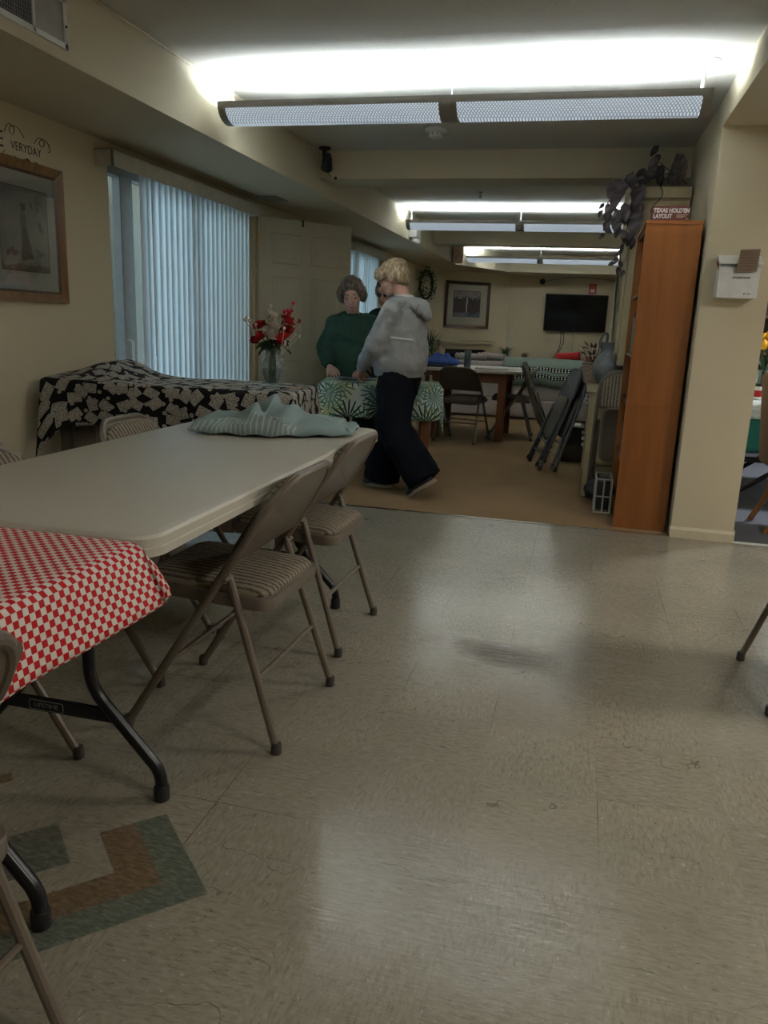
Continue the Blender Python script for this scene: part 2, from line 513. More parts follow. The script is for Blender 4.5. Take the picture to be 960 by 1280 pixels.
def check_cloth():
    s = NT('red_check_cloth')
    ck = s.n('ShaderNodeTexChecker'); s.put(ck.inputs['Vector'], s.uv())
    ck.inputs['Scale'].default_value = 1 / .0122
    ck.inputs['Color1'].default_value = (.50, .006, .010, 1); ck.inputs['Color2'].default_value = (.70, .66, .60, 1)
    wv = s.noise(s.uv(), 300, 2)
    s.set(s.mix(s.m2('MULTIPLY', wv, .05), ck.outputs[0], (.3, .25, .23)), .6, 0, .18)
    return s.m

def stripe_mat(name, c1, c2, freq, axis=0, width=.5, fuzzy=.4, bump=.4, rough=.9):
    """woven stripe along one object axis"""
    s = NT(name)
    o = s.obj()
    wob = s.m2('MULTIPLY', s.m2('SUBTRACT', s.noise(o, 90, 2), .5), .012)
    t = s.m2('FRACT', s.m2('MULTIPLY', s.m2('ADD', s.xyz(o)[axis], wob), freq))
    f = s.m2('ABSOLUTE', s.m2('SUBTRACT', t, .5))
    k = s.ramp(f, [(max(0, width * .5 - .06), c1), (min(1, width * .5 + .06), c2)])
    n = s.noise(o, 240, 2)
    s.set(s.mix(s.m2('MULTIPLY', n, fuzzy), k, tuple(x * .45 for x in c1)), rough, 0, .15)
    s.bump(s.m2('ADD', f, s.m2('MULTIPLY', n, .4)), bump, .004)
    return s.m

def towel_mat():
    s = NT('blue_green_knit')
    uv = s.uv()
    t = s.m2('FRACT', s.m2('MULTIPLY', s.xyz(uv)[0], 26.0))
    stp = s.m2('MULTIPLY', s.m2('LESS_THAN', t, .30), s.m2('MULTIPLY', s.m2('GREATER_THAN', s.xyz(uv)[1], .84), s.m2('LESS_THAN', s.xyz(uv)[0], .80)))
    n = s.noise(uv, 160, 2)
    c = s.mix(stp, s.mix(n, (.22, .31, .32), (.34, .44, .44)), (.50, .55, .53))
    s.set(c, .9, 0, .15)
    s.bump(n, .35, .003)
    return s.m

def afghan_mat():
    """crochet throw: sage with rows of white shells and black lines"""
    s = NT('crochet_throw')
    uv = s.uv()
    x, y = s.xyz(uv)[0], s.xyz(uv)[1]
    band = s.m2('FRACT', s.m2('MULTIPLY', y, 1.0))
    sage = s.mix(s.noise(uv, 90, 2), (.17, .23, .20), (.30, .37, .32))
    fx = s.m2('ABSOLUTE', s.m2('SUBTRACT', s.m2('FRACT', s.m2('MULTIPLY', x, 26.0)), .5))
    def row(a, b): return s.m2('MULTIPLY', s.m2('GREATER_THAN', y, a), s.m2('LESS_THAN', y, b))
    col = sage
    for a in (.36, .62):
        col = s.mix(row(a, a + .15), col, (.012, .014, .014))
        col = s.mix(s.m2('MULTIPLY', row(a + .02, a + .06), s.m2('LESS_THAN', fx, .26)), col, (.75, .75, .72))
        col = s.mix(s.m2('MULTIPLY', row(a + .09, a + .13), s.m2('LESS_THAN', fx, .26)), col, (.75, .75, .72))
    s.set(col, .95, 0, .1)
    s.bump(s.noise(uv, 120, 2), .5, .004)
    return s.m

def blind_mat():
    s = NT('blind_vane')
    df = s.n('ShaderNodeBsdfDiffuse'); tr = s.n('ShaderNodeBsdfTranslucent'); mx = s.n('ShaderNodeMixShader')
    n = s.noise(s.mapv(s.obj(), (60, 60, 2)), 1, 2)
    c = s.ramp(n, [(.3, (.60, .63, .62)), (.7, (.70, .73, .72))])
    s.put(df.inputs[0], c); tr.inputs[0].default_value = (.60, .665, .68, 1)
    mx.inputs[0].default_value = .42
    s.t.links.new(df.outputs[0], mx.inputs[1]); s.t.links.new(tr.outputs[0], mx.inputs[2])
    s.t.links.new(mx.outputs[0], s.out.inputs[0])
    return s.m

def perf_mat():
    """lamp trough panel: white steel with rows of lit perforations"""
    s = NT('perforated_lamp_panel')
    o = s.obj()
    v = s.mapv(o, (90, 90, 90), rot=(0, .78, 0))
    p = s.xyz(v)
    fx = s.m2('SUBTRACT', s.m2('FRACT', p[0]), .5); fy = s.m2('SUBTRACT', s.m2('FRACT', p[2]), .5)
    d = s.m2('SQRT', s.m2('ADD', s.m2('MULTIPLY', fx, fx), s.m2('MULTIPLY', fy, fy)))
    hole = s.m2('LESS_THAN', d, .33)
    s.set(s.mix(hole, (.50, .53, .55), (.75, .8, .85)), .5, 0, .3)
    s.put(s.b.inputs['Emission Color'], (.70, .84, 1, 1))
    s.put(s.b.inputs['Emission Strength'], s.m2('MULTIPLY', s.m2('ADD', s.m2('MULTIPLY', hole, .75), .25), PANEL_E))
    return s.m

def print_girl():
    """soft sepia vintage-style print: a standing figure's place on a cloudy ground (framed print background)"""
    s = NT('sepia_print')
    o = s.obj()
    z = s.xyz(o)[1]
    n = s.noise(o, 9, 5, .6)
    sky = s.ramp(n, [(.3, (.24, .24, .27)), (.55, (.44, .43, .42)), (.75, (.56, .54, .48))])
    g = s.ramp(s.noise(o, 30, 5, .7), [(.35, (.05, .05, .05)), (.6, (.16, .15, .14))])
    f = s.m2('LESS_THAN', s.m2('ADD', z, s.m2('MULTIPLY', n, .08)), -.13)
    s.set(s.mix(f, sky, g), .35, 0, .4)
    return s.m

def print_scene():
    """muted landscape print: dusk sky, dark trees, pale water fall"""
    s = NT('landscape_print')
    o = s.obj()
    x, z, y = s.xyz(o)
    n = s.noise(o, 7, 5, .65); m = s.noise(o, 18, 5, .7)
    trees = s.ramp(m, [(.35, (.02, .02, .035)), (.55, (.07, .05, .06)), (.7, (.19, .11, .09))])
    sky = s.ramp(n, [(.3, (.20, .16, .20)), (.7, (.42, .33, .32))])
    f = s.m2('GREATER_THAN', s.m2('ADD', z, s.m2('MULTIPLY', s.m2('SUBTRACT', m, .5), .35)), .10)
    col = s.mix(f, trees, sky)
    wf = s.m2('MULTIPLY', s.m2('LESS_THAN', s.m2('ABSOLUTE', s.m2('ADD', x, s.m2('MULTIPLY', s.m2('SUBTRACT', n, .5), .06))), .014), s.m2('LESS_THAN', z, .1))
    col = s.mix(wf, col, (.55, .56, .62))
    wt = s.m2('LESS_THAN', s.m2('ADD', z, s.m2('MULTIPLY', m, .1)), -.10)
    col = s.mix(wt, col, s.ramp(s.noise(s.mapv(o, (4, 30, 4)), 1, 4), [(.35, (.04, .05, .09)), (.65, (.22, .24, .32))]))
    s.set(col, .3, 0, .5)
    return s.m

PANEL_E = 0.40
M_ = {}
M_['floor'] = floor_mat()
M_['carpet'] = carpet_mat('tan_carpet', (.25, .165, .085))
M_['carpet_blue'] = carpet_mat('grey_blue_carpet', (.15, .16, .19))
M_['wall'] = wall_mat('cream_wall_paint', (.60, .53, .385))
M_['wall_l'] = M_['wall']
M_['soffit'] = wall_mat('textured_soffit', (.60, .55, .42), .6, 90)
M_['ceil'] = popcorn_mat('popcorn_ceiling', (.62, .60, .54))
M_['trim'] = mat('cream_trim', (.58, .51, .37), .5)
M_['door'] = mat('cream_door_paint', (.50, .45, .33), .5, var=.03)
M_['frame_white'] = mat('grey_vinyl_frame', (.24, .235, .215), .4)
M_['glass'] = glassy('window_glass', (.92, .97, 1.0))
M_['pglass'] = glassy('picture_glass', (1, 1, 1), .8)
M_['blind'] = blind_mat()
M_['valance'] = mat('valance_white', (.52, .50, .43), .5)
M_['lampmetal'] = mat('lamp_grey_metal', (.26, .245, .22), .45, .1)
M_['lampwhite'] = mat('lamp_white', (.75, .75, .72), .5)
M_['perf'] = perf_mat()
M_['tubelamp'] = emis('fluorescent_tube', (.80, .92, 1.0), 4.0)
M_['white'] = mat('white_plastic', (.68, .69, .68), .4)
M_['offwhite'] = mat('off_white_plastic', (.60, .57, .48), .45)
M_['black'] = mat('black_plastic', (.012, .012, .014), .4)
M_['blacksteel'] = mat('black_powder_steel', (.010, .010, .012), .28, .2, .5)
M_['grey'] = mat('grey_plastic', (.20, .20, .20), .5)
M_['chrome'] = mat('bright_metal', (.62, .60, .56), .25, 1)
M_['brass'] = mat('brass', (.45, .30, .10), .3, 1)
M_['gold'] = wood('gold_frame_wood', (.22, .115, .036), (.085, .042, .015), .35, 2, 'y')
M_['darkwood'] = wood('dark_frame_wood', (.075, .04, .022), (.03, .016, .01), .35, 2, 'x')
M_['mat_board'] = mat('mat_board', (.76, .79, .76), .8, var=.03)
M_['mat_cream'] = mat('cream_mat_board', (.50, .47, .38), .8, var=.03)
M_['taupe'] = mat('taupe_enamel', (.155, .125, .095), .38, .15, .5, .06)
M_['taupe_dark'] = mat('dark_taupe_enamel', (.085, .068, .052), .4, .15, .5, .06)
M_['greyblue'] = mat('grey_blue_enamel', (.10, .105, .115), .4, .2, .5)
M_['rubber'] = mat('brown_rubber', (.05, .042, .036), .7)
M_['seatstripe'] = stripe_mat('striped_upholstery', (.30, .255, .19), (.085, .07, .052), 46, 1, .62)
M_['seatstripe_back'] = M_['seatstripe']
M_['seatplain'] = mat('olive_upholstery', (.10, .085, .06), .85, bump=.3)
M_['tabletop'] = mat('white_granite_plastic', (.54, .51, .43), .38, var=.05, scale=400, bump=.12, bscale=350)
M_['card'] = card_cloth()
M_['palm'] = palm_cloth()
M_['check'] = check_cloth()
M_['towel'] = towel_mat()
M_['afghan'] = afghan_mat()
M_['bookwood'] = wood('orange_oak_veneer', (.285, .100, .022), (.185, .062, .013), .38, .55, 'z')
M_['tablewood'] = wood('brown_stained_wood', (.24, .085, .028), (.12, .04, .014), .4, 1, 'z')
M_['hutch'] = wood('cream_painted_wood', (.60, .53, .34), (.47, .40, .24), .5, .6, 'z')
M_['leaf_purple'] = None
M_['stone'] = mat('grey_stoneware', (.15, .165, .175), .6, var=.15, scale=30, bump=.2, bscale=120)
M_['red'] = mat('red_fabric', (.42, .012, .015), .8)
M_['sofa'] = mat('beige_sofa_fabric', (.36, .305, .285), .9, bump=.3, bscale=300, var=.07)
M_['alarm'] = mat('red_alarm', (.28, .015, .015), .4)
M_['screen'] = mat('tv_screen', (.004, .004, .005), .12)
M_['ink'] = mat('dark_ink', (.02, .02, .022), .6)
M_['redink'] = mat('red_brown_ink', (.22, .05, .04), .7)
M_['skin'] = mat('skin', (.60, .33, .25), .5, var=.10, scale=40)
M_['skin_old'] = mat('skin_pale', (.62, .37, .30), .5, var=.12, scale=40)
M_['leaf'] = mat('dark_green_leaf', (.018, .05, .015), .45, var=.35, scale=30)
M_['leaf_mid'] = mat('green_leaf', (.06, .14, .03), .45, var=.3, scale=30)
def leaf_purple():
    s = NT('purple_brown_leaf')
    o = s.obj()
    w = s.n('ShaderNodeTexWave', wave_type='BANDS', bands_direction='DIAGONAL'); s.put(w.inputs['Vector'], o); w.inputs['Scale'].default_value = 9; w.inputs['Distortion'].default_value = 2
    n = s.noise(o, 20, 3)
    s.set(s.mix(w.outputs[1], s.mix(n, (.016, .013, .015), (.060, .048, .052)), (.090, .072, .078)), .6, 0, .3)
    return s.m
M_['leaf_purple'] = leaf_purple()
# ------------------------------------------------------------------ camera, calibrated on the floor tiles and room edges
def camera():
    f, yaw, pitch, roll, h = 978.79, .2361, .2366, -.0404, 1.164
    cy, sy, cp, sp = math.cos(yaw), math.sin(yaw), math.cos(pitch), math.sin(pitch)
    F = V((-sy * cp, cy * cp, -sp)); R = V((cy, sy, 0)); D = F.cross(R)
    cr, sr = math.cos(roll), math.sin(roll)
    R2 = cr * R + sr * D; D2 = -sr * R + cr * D
    cam = bpy.data.cameras.new('camera')
    cam.sensor_fit = 'VERTICAL'; cam.sensor_height = 24; cam.sensor_width = 18
    cam.lens = f / 1280 * 24; cam.clip_start = .05; cam.clip_end = 100
    o = bpy.data.objects.new('camera', cam); COL.objects.link(o)
    m = Matrix((R2, -D2, -F)).transposed().to_4x4()
    m.translation = V((0, 0, h))
    o.matrix_world = m
    SC.camera = o
camera()

# ------------------------------------------------------------------ room shell
XL, XR, XC = -2.745, .60, .945       # left wall, right wall face, far side of the column wall
XS = -2.068                          # face of the left soffit
ZC, ZS, ZH, ZB = 2.404, 2.105, 2.24, 2.21
YB, YN, YT = 14.95, -3.0, 4.775      # back wall, wall behind the camera, carpet threshold
XE = 4.6
def struct(name, mb, m, parent=None, smooth=False):
    o = mb.build(name, m, parent, smooth)
    if parent is None: o['kind'] = 'structure'
    return o

b = MB(); b.bx(XL - .1, XE, YN, YT, -.08, 0)
floor = struct('floor', b, M_['floor'])
# coloured tile inlay cut on the diagonal, set in the vinyl
def inlay(name, rects, m):
    c, s_ = math.cos(PI / 4), math.sin(PI / 4)
    mb = MB()
    for pts in rects:
        mb.prism([(-.649 - (a + d) * c, 1.274 + (a - d) * s_) for a, d in pts], -.002, .0006)
    return mb.build(name, m, floor)
# a runs up-left, d runs down-left from the outer corner
W = .074
inlay('green_inlay', [[(0, 0), (.3048, 0), (.3048, W), (W, W), (W, .95), (0, .95)]], inlay_mat('green_tile', (.125, .14, .105)))
inlay('brown_inlay', [[(W, W), (.3048, W), (.3048, 2 * W + .005), (2 * W + .005, 2 * W + .005), (2 * W + .005, .95), (W, .95)],
                      [(.62, .30), (.66, .30), (.66, .36), (.70, .36), (.70, .56), (.62, .56)]], inlay_mat('brown_tile', (.165, .115, .065)))
inlay('grey_green_inlay', [[(.23, .23), (.385, .23), (.385, .60), (.23, .60)]], inlay_mat('grey_green_tile', (.13, .135, .105)))

b = MB(); b.bx(XL - .1, XC - .1, YT, YB + .1, -.08, .002); struct('floor_carpet', b, M_['carpet'])
b = MB(); b.bx(XC - .1, XE, YT, 9.2, -.08, .001); struct('floor_dining', b, M_['carpet_blue'])
b = MB(); b.prism([(XL, 0), (XL, .004), (XL + .01, .007), (XL + .01, .007)][:2] + [(XR - .03, .004), (XR - .03, 0)], YT - .016, YT + .012, 'y', bevel=.001)
struct('trim_1', b, M_['chrome'])
b = MB(); b.bx(XC, XE, YT - .02, YT + .014, 0, .006, .002); struct('trim_2', b, M_['white'])

b = MB(); b.bx(XL - .1, XR + .35, YN, YB + .1, ZC, ZC + .1); struct('ceiling', b, M_['ceil'])
# left soffit with its splayed far end
b = MB(); b.prism([(XL - .05, YN), (XS, YN), (XS, 12.75), (-1.36, 14.2), (XR, 14.2), (XR, YB), (XL - .05, YB)], ZS, ZC + .02, 'z')
struct('ceiling_soffit_left', b, M_['soffit'])
b = MB(); b.bx(XR, XE, YN, YT, ZH, ZC + .05); struct('ceiling_soffit_right', b, M_['wall'])
b = MB(); b.bx(XC, XE, YT, 9.2, ZH + .16, ZC + .05); struct('ceiling_dining', b, M_['ceil'])
b = MB(); b.bx(XS - .03, XR + .02, 6.06, 6.37, ZB, ZC + .02); struct('ceiling_beam_near', b, M_['wall'])
b = MB(); b.bx(XS - .03, XR + .02, 10.75, 11.05, ZB, ZC + .02); struct('ceiling_beam_far', b, M_['wall'])
# conduit along the soffit top
b = MB(); b.tube([(XS + .012, YN + .1, ZC - .012), (XS + .012, 3.4, ZC - .012), (XS + .014, 3.9, ZC - .013), (XS + .012, 6.0, ZC - .012)], .006, 8); struct('trim_3', b, M_['trim'], smooth=True)

# left wall with two window openings
W1 = (4.29, 6.24, .0, 2.0)           # sliding glass door
W2 = (9.05, 10.35, .0, 2.0)
DY = (6.42, 7.38)                    # doorway behind the open door
b = MB()
t = .12
b.bx(XL - t, XL, YN, W1[0], 0, ZC)
b.bx(XL - t, XL, W1[0], W1[1], W1[3], ZC)
b.bx(XL - t, XL, W1[1], DY[0], 0, ZC)
b.bx(XL - t, XL, DY[0], DY[1], 2.0, ZC)
b.bx(XL - t, XL, DY[1], W2[0], 0, ZC)
b.bx(XL - t, XL, W2[0], W2[1], W2[3], ZC)
b.bx(XL - t, XL, W2[1], YB, 0, ZC)
struct('wall_left', b, M_['wall_l'])
b = MB(); b.bx(XL - 1.2, XL - 1.1, 6.0, 8.0, 0, 2.3); b.bx(XL - 1.2, XL - .1, 6.28, 6.36, 0, 2.3); b.bx(XL - 1.2, XL - .1, 7.44, 7.52, 0, 2.3); b.bx(XL - 1.2, XL - .1, 6.3, 7.5, 2.1, 2.2)
struct('wall_vestibule', b, M_['wall'])
b = MB(); b.bx(XL - 1.2, XL - .1, 6.3, 7.5, -.05, .001); struct('floor_vestibule', b, M_['carpet'])
b = MB(); b.bx(-1.42, XE, YB, YB + .12, 0, ZC); struct('wall_back', b, M_['wall'])
b = MB(); b.prism([(-1.40, YB + .0), (-2.80, 13.95), (-2.80, 14.1), (-1.40, YB + .12)], 0, ZC, 'z'); struct('wall_back_left', b, M_['wall'])
b = MB(); b.bx(XR, XC, YT - .005, YB + .05, 0, ZC + .02); struct('wall_right', b, M_['wall'])
b = MB(); b.bx(XL - .1, XE + .1, YN - .12, YN, 0, ZC); struct('wall_front', b, M_['wall'])
b = MB(); b.bx(XE, XE + .12, YN, 9.3, 0, ZC); struct('wall_far_right', b, M_['wall'])
WD = (2.0, 3.7, .55, 2.05)           # dining room window
b = MB()
b.bx(XC, WD[0], 9.1, 9.22, 0, ZC); b.bx(WD[1], XE + .1, 9.1, 9.22, 0, ZC)
b.bx(WD[0], WD[1], 9.1, 9.22, 0, WD[2]); b.bx(WD[0], WD[1], 9.1, 9.22, WD[3], ZC)
struct('wall_dining', b, M_['wall'])
# baseboards
b = MB(); b.prism([(0, 0), (.014, 0), (.014, .05), (.006, .066), (0, .066)], XR - .004, XC + .004, 'x', Matrix.Translation((0, YT - .005, 0)) @ Matrix.Scale(-1, 4, (0, 1, 0)))
struct('baseboard_right', b, M_['trim'])
b = MB(); b.bx(XC, XC + .014, YT + .02, 9.1, 0, .066, .003); struct('baseboard_dining', b, M_['trim'])
b = MB(); b.bx(XL, XL + .014, YN, W1[0] - .06, 0, .066, .003); b.bx(XL, XL + .014, 7.5, W2[0], 0, .066, .003); b.bx(XL, XL + .014, W2[1], 13.9, 0, .066, .003); struct('baseboard_left', b, M_['trim'])
b = MB(); b.bx(-1.38, XR, YB - .014, YB, 0, .066, .003); struct('baseboard_back', b, M_['trim'])

# windows
def slider(name, w):
    y0, y1, z0, z1 = w
    fr = MB()
    x0, x1 = XL - .10, XL - .03
    for (a, c, d, e) in ((y0, y0 + .022, z0, z1), (y1 - .05, y1, z0, z1), (y0, y1, z1 - .05, z1), (y0, y1, z0, z0 + .05)):
        fr.bx(x0, x1, a, c, d, e, .004)
    ym = (y0 + y1) / 2
    fr.bx(x0 + .01, x1 - .01, ym - .035, ym + .035, z0, z1, .004)
    fr.bx(x0 + .02, x1 + .004, y0 + .165, y0 + .30, z0 + .04, z1 - .04, .004)
    f = struct(name, fr, M_['frame_white'])
    g = MB(); g.bx(XL - .075, XL - .07, y0 + .04, y1 - .04, z0 + .04, z1 - .04); g.build('pane', M_['glass'], f)
    return f
w1 = slider('window_1', W1)
h = MB(); h.tube(fillet([(XL - .03, W1[0] + .19, 1.0), (XL + .012, W1[0] + .19, 1.0), (XL + .012, W1[0] + .19, .84), (XL - .03, W1[0] + .19, .84)], .02), .008, 8); h.build('pull_handle', M_['white'], w1, True)
slider('window_2', W2)
fr = MB()
for (a, c, d, e) in ((WD[0], WD[0] + .05, WD[2], WD[3]), (WD[1] - .05, WD[1], WD[2], WD[3]), (WD[0], WD[1], WD[3] - .05, WD[3]), (WD[0], WD[1], WD[2], WD[2] + .05), ((WD[0] + WD[1]) / 2 - .03, (WD[0] + WD[1]) / 2 + .03, WD[2], WD[3])):
    fr.bx(a, c, 9.11, 9.17, d, e, .004)
w3 = struct('window_3', fr, M_['frame_white'])
g = MB(); g.bx(WD[0] + .04, WD[1] - .04, 9.138, 9.142, WD[2] + .04, WD[3] - .04); g.build('pane', M_['glass'], w3)

# open six panel door
def six_panel_door():
    root = empty('door_1', (XL + .03, 6.40, 0), math.atan2(.79, .64)); root['kind'] = 'structure'
    Wd, H, th = .93, 1.985, .042
    d = MB(); d.bx(0, Wd, -th / 2, th / 2, .008, H, .002)
    slab = d.build('slab', M_['door'], root)
    # raised panels: small top pair, tall pair, lower pair
    for (z0, z1) in ((1.62, 1.87), (.93, 1.52), (.20, .82)):
        for (x0, x1) in ((.115, .42), (.51, .815)):
            for sgn in (-1, 1):
                p = MB()
                yo = sgn * th / 2
                A = [(x0, z0), (x1, z0), (x1, z1), (x0, z1)]
                def ring(ins, y): return [V((x0 + ins, y, z0 + ins)), V((x1 - ins, y, z0 + ins)), V((x1 - ins, y, z1 - ins)), V((x0 + ins, y, z1 - ins))]
                R = [ring(0, yo + sgn * .0005), ring(.006, yo + sgn * .006), ring(.020, yo - sgn * .002), ring(.034, yo - sgn * .002), ring(.055, yo + sgn * .004)]
                vs = [[p.bm.verts.new(q) for q in r] for r in R]
                for a_, b_ in zip(vs, vs[1:]):
                    for k in range(4): p.bm.faces.new((a_[k], a_[(k + 1) % 4], b_[(k + 1) % 4], b_[k]))
                p.bm.faces.new(vs[-1])
                p.build('door_panel', M_['door'], slab)
    k = MB()
    for sgn in (-1, 1):
        k.lathe([(.028, 0), (.028, .006), (.012, .012), (.012, .035), (.026, .045), (.030, .06), (.022, .072), (.004, .075)], M=Matrix.Translation((Wd - .07, sgn * th / 2, .93)) @ Matrix.Rotation(-sgn * PI / 2, 4, 'X'))
    k.build('door_knob', M_['brass'], slab, True)
    for z in (.2, 1.0, 1.8):
        hg = MB(); hg.tube([(-.006, -th / 2 - .004, z - .045), (-.006, -th / 2 - .004, z + .045)], .007, 8); hg.build('hinge', M_['brass'], root)
    ck = MB(); ck.bx(.41, .43, -th / 2 - .012, th / 2 + .004, H - .002, H + .006); ck.bx(.412, .428, -th / 2 - .012, -th / 2 - .004, H - .05, H + .004, .002); ck.build('door_hook', M_['black'], root)
    return root
six_panel_door()
c = MB()
for (y0, y1) in ((DY[0] - .045, DY[0]), (DY[1], DY[1] + .06)): c.bx(XL - .005, XL + .014, y0, y1, 0, 2.06, .003)
c.bx(XL - .005, XL + .014, DY[0] - .045, DY[1] + .06, 2.0, 2.06, .003)
struct('trim_4', c, M_['trim'])

# vertical blinds
def blind(name, y0, y1, label, n, first_gap=0.0):
    root = empty(name, (XL, (y0 + y1) / 2, 2.0), 0, label, 'blind', 'vertical blinds along the left wall')
    L = (y1 - y0) / 2
    v = MB()
    v.bx(.105, .115, -L, L, -.045, .045, .002); v.bx(0, .115, -L, -L + .012, -.045, .045, .002); v.bx(0, .115, L - .012, L, -.045, .045, .002); v.bx(0, .115, -L, L, .037, .045, .002)
    v.build('valance', M_['valance'], root)
    r = MB(); r.bx(.035, .075, -L + .02, L - .02, .005, .03, .003); r.build('head_rail', M_['white'], root)
    ys = [-L + .05 + first_gap + (2 * L - .10 - first_gap) * (k + .5) / n for k in range(n)]
    prev = None
    for i, yy in enumerate(ys):
        if prev is None:
            s_ = MB()
            P = []
            for z in (0.0, -1.93):
                P.append([(.010 * math.cos(q * PI / 2) - .005, .052 * q, z) for q in [-1, -.66, -.33, 0, .33, .66, 1]])
            s_.grid(P)
            o = s_.build('vane', M_['blind'], root, True)
            prev = o
        else:
            o = prev.copy(); COL.objects.link(o); o.parent = root
        o.location = (.055, yy, 0)
        o.rotation_euler = (0, 0, .13 + .04 * math.sin(i * 2.1))
    w = MB(); w.tube([(.09, -L + .12 + first_gap, 0), (.095, -L + .12 + first_gap, -1.1)], .004, 6); w.build('wand', M_['white'], root)
    return root
blind('vertical_blind', 4.165, 6.23, 'wide white vertical blind over the sliding glass door nearest the camera', 22, .33)
blind('vertical_blind', 9.0, 10.40, 'narrower vertical blind visible beyond the edge of the open cream door', 16)

# ------------------------------------------------------------------ lights
def ceiling_light(yc, xc, label, power, wall_stub=False):
    root = empty('ceiling_light', (xc, yc, ZC), 0, label, 'ceiling light', 'suspended fluorescent ceiling lights')
    L = 1.215
    # trough section (y,z): open at the top
    sec = []
    for k in range(13):
        a = PI * k / 12
        sec.append((-.115 * math.cos(a), -.145 - .092 * math.sin(a) ** .8 if 0 < k < 12 else -.145))
    inner = [(y * .955, z + .004 if 0 < i < 12 else z) for i, (y, z) in enumerate(sec)]
    out = sec + inner[::-1]
    h = MB(); h.prism(out, -L, L, 'x')
    trough = h.build('trough', M_['lampmetal'], root, True, 30)
    rf = MB(); rf.grid([[(x, y * .94, z + .005) for (y, z) in sec[1:-1]] for x in (-L + .01, L - .01)]); rf.build('reflector', M_['lampwhite'], root, True)
    for (x0, x1) in ((-L + .035, -.045), (.045, L - .035)):
        for s0, s1 in ((1, 6), (6, 11)):
            p = MB()
            ring = sec[s0:s1 + 1]
            P = [[(x, y * 1.012, -.145 + (z + .145) * 1.012 - .0006) for (y, z) in ring] for x in (x0, x1)]
            p.grid(P)
            p.build('perforated_panel', M_['perf'], root, True)
    for sx in (-1, 1):
        e = MB(); e.prism(sec, sx * L, sx * (L + .008), 'x'); e.build('end_cap', M_['lampmetal'], root)
    m = MB(); m.prism([(y * 1.02, -.145 + (z + .145) * 1.02) for y, z in sec] , -.045, .045, 'x'); m.build('center_band', M_['lampmetal'], root, True, 30)
    for yy in (-.05, .05):
        for (x0, x1) in ((-L + .04, -.06), (.06, L - .04)):
            tb = MB(); tb.tube([(x0, yy, -.18), (x1, yy, -.18)], .012, 10); tb.build('lamp_tube', M_['tubelamp'], root, True)
    for x in (-L + .03, 0, L - .03):
        w = MB()
        w.tube([(x, 0, 0), (x, 0, -.15)], .0022 if x < .5 else .009, 8)
        w.build('hanger', M_['white'], root, True)
        cpy = MB(); r = .02 if x < .5 else .065
        cpy.lathe([(r, 0), (r, -.006), (r * .8, -.014), (.004, -.018)], (x, 0, 0), 20); cpy.build('canopy', M_['lampwhite'], root, True)
    for x in (-.63, .63):
        ld = bpy.data.lights.new('tube_light', 'AREA'); ld.shape = 'RECTANGLE'; ld.size = 1.06; ld.size_y = .07; ld.energy = power; ld.color = (.86, .94, 1.0)
        ld.spread = PI
        lo = bpy.data.objects.new('tube_light', ld); COL.objects.link(lo); lo.parent = root; lo.location = (x, 0, -.200); lo.rotation_euler = (PI, 0, 0)
    return root
LP = 21.5
ceiling_light(4.25, -.76, 'large suspended grey fluorescent light nearest the camera, above the white table', LP)
ceiling_light(8.85, -.77, 'suspended fluorescent light seen just under the near ceiling beam', LP)
ceiling_light(13.1, -.79, 'farthest and smallest suspended fluorescent light, in front of the back wall', LP * .8)
rear = ceiling_light(-.35, -.76, 'suspended fluorescent light over the near end of the room behind the viewer', LP * .5)

# added ceiling lamp, out of view, made up to brighten the dining room
root = empty('dining_fill_light', (2.6, 6.4, ZH + .16), 0, 'added round fill light on the dining room ceiling, out of view', 'ceiling light')
d = MB(); d.lathe([(.17, 0), (.17, -.03), (.13, -.07), (.05, -.09), (.005, -.093)], n=28); d.build('fill_lamp_shade', M_['lampwhite'], root, True)
ld = bpy.data.lights.new('fill_lamp', 'AREA'); ld.shape = 'DISK'; ld.size = .3; ld.energy = 40; ld.color = (.95, .97, 1)
lo = bpy.data.objects.new('fill_lamp', ld); COL.objects.link(lo); lo.parent = root; lo.location = (0, 0, -.10)

# recessed lamps of the kitchen side, right of the view
for k, (x, y) in enumerate(((2.0, .4), (2.0, 2.8))):
    root = empty('kitchen_light', (x, y, ZH), 0, ('square ceiling lamp nearer the viewer in the right hand kitchen ceiling', 'square ceiling lamp farther from the viewer in the right hand kitchen ceiling')[k], 'ceiling light')
    d = MB(); d.bx(-.30, .30, -.30, .30, -.035, -.005, .004); d.build('frame', M_['lampwhite'], root)
    ld = bpy.data.lights.new('panel_lamp', 'AREA'); ld.size = .52; ld.energy = 17; ld.color = (1, .95, .86)
    lo = bpy.data.objects.new('panel_lamp', ld); COL.objects.link(lo); lo.parent = root; lo.location = (0, 0, -.04)

# daylight: pale overcast sky
wd = bpy.data.worlds.new('overcast_sky'); SC.world = wd; wd.use_nodes = True
nt = wd.node_tree
bg = nt.nodes['Background']
tc = nt.nodes.new('ShaderNodeTexCoord'); sep = nt.nodes.new('ShaderNodeSeparateXYZ'); rp = nt.nodes.new('ShaderNodeValToRGB')
nt.links.new(tc.outputs['Generated'], sep.inputs[0]); nt.links.new(sep.outputs[2], rp.inputs[0]); nt.links.new(rp.outputs[0], bg.inputs[0])
rp.color_ramp.elements[0].position = .0; rp.color_ramp.elements[0].color = (.40, .50, .56, 1)
rp.color_ramp.elements[1].position = .5; rp.color_ramp.elements[1].color = (.62, .80, .92, 1)
bg.inputs[1].default_value = 3.6
SC.view_settings.view_transform = 'Standard'; SC.view_settings.look = 'None'; SC.view_settings.gamma = 1; SC.view_settings.use_curve_mapping = False
SC.view_settings.exposure = 0.92
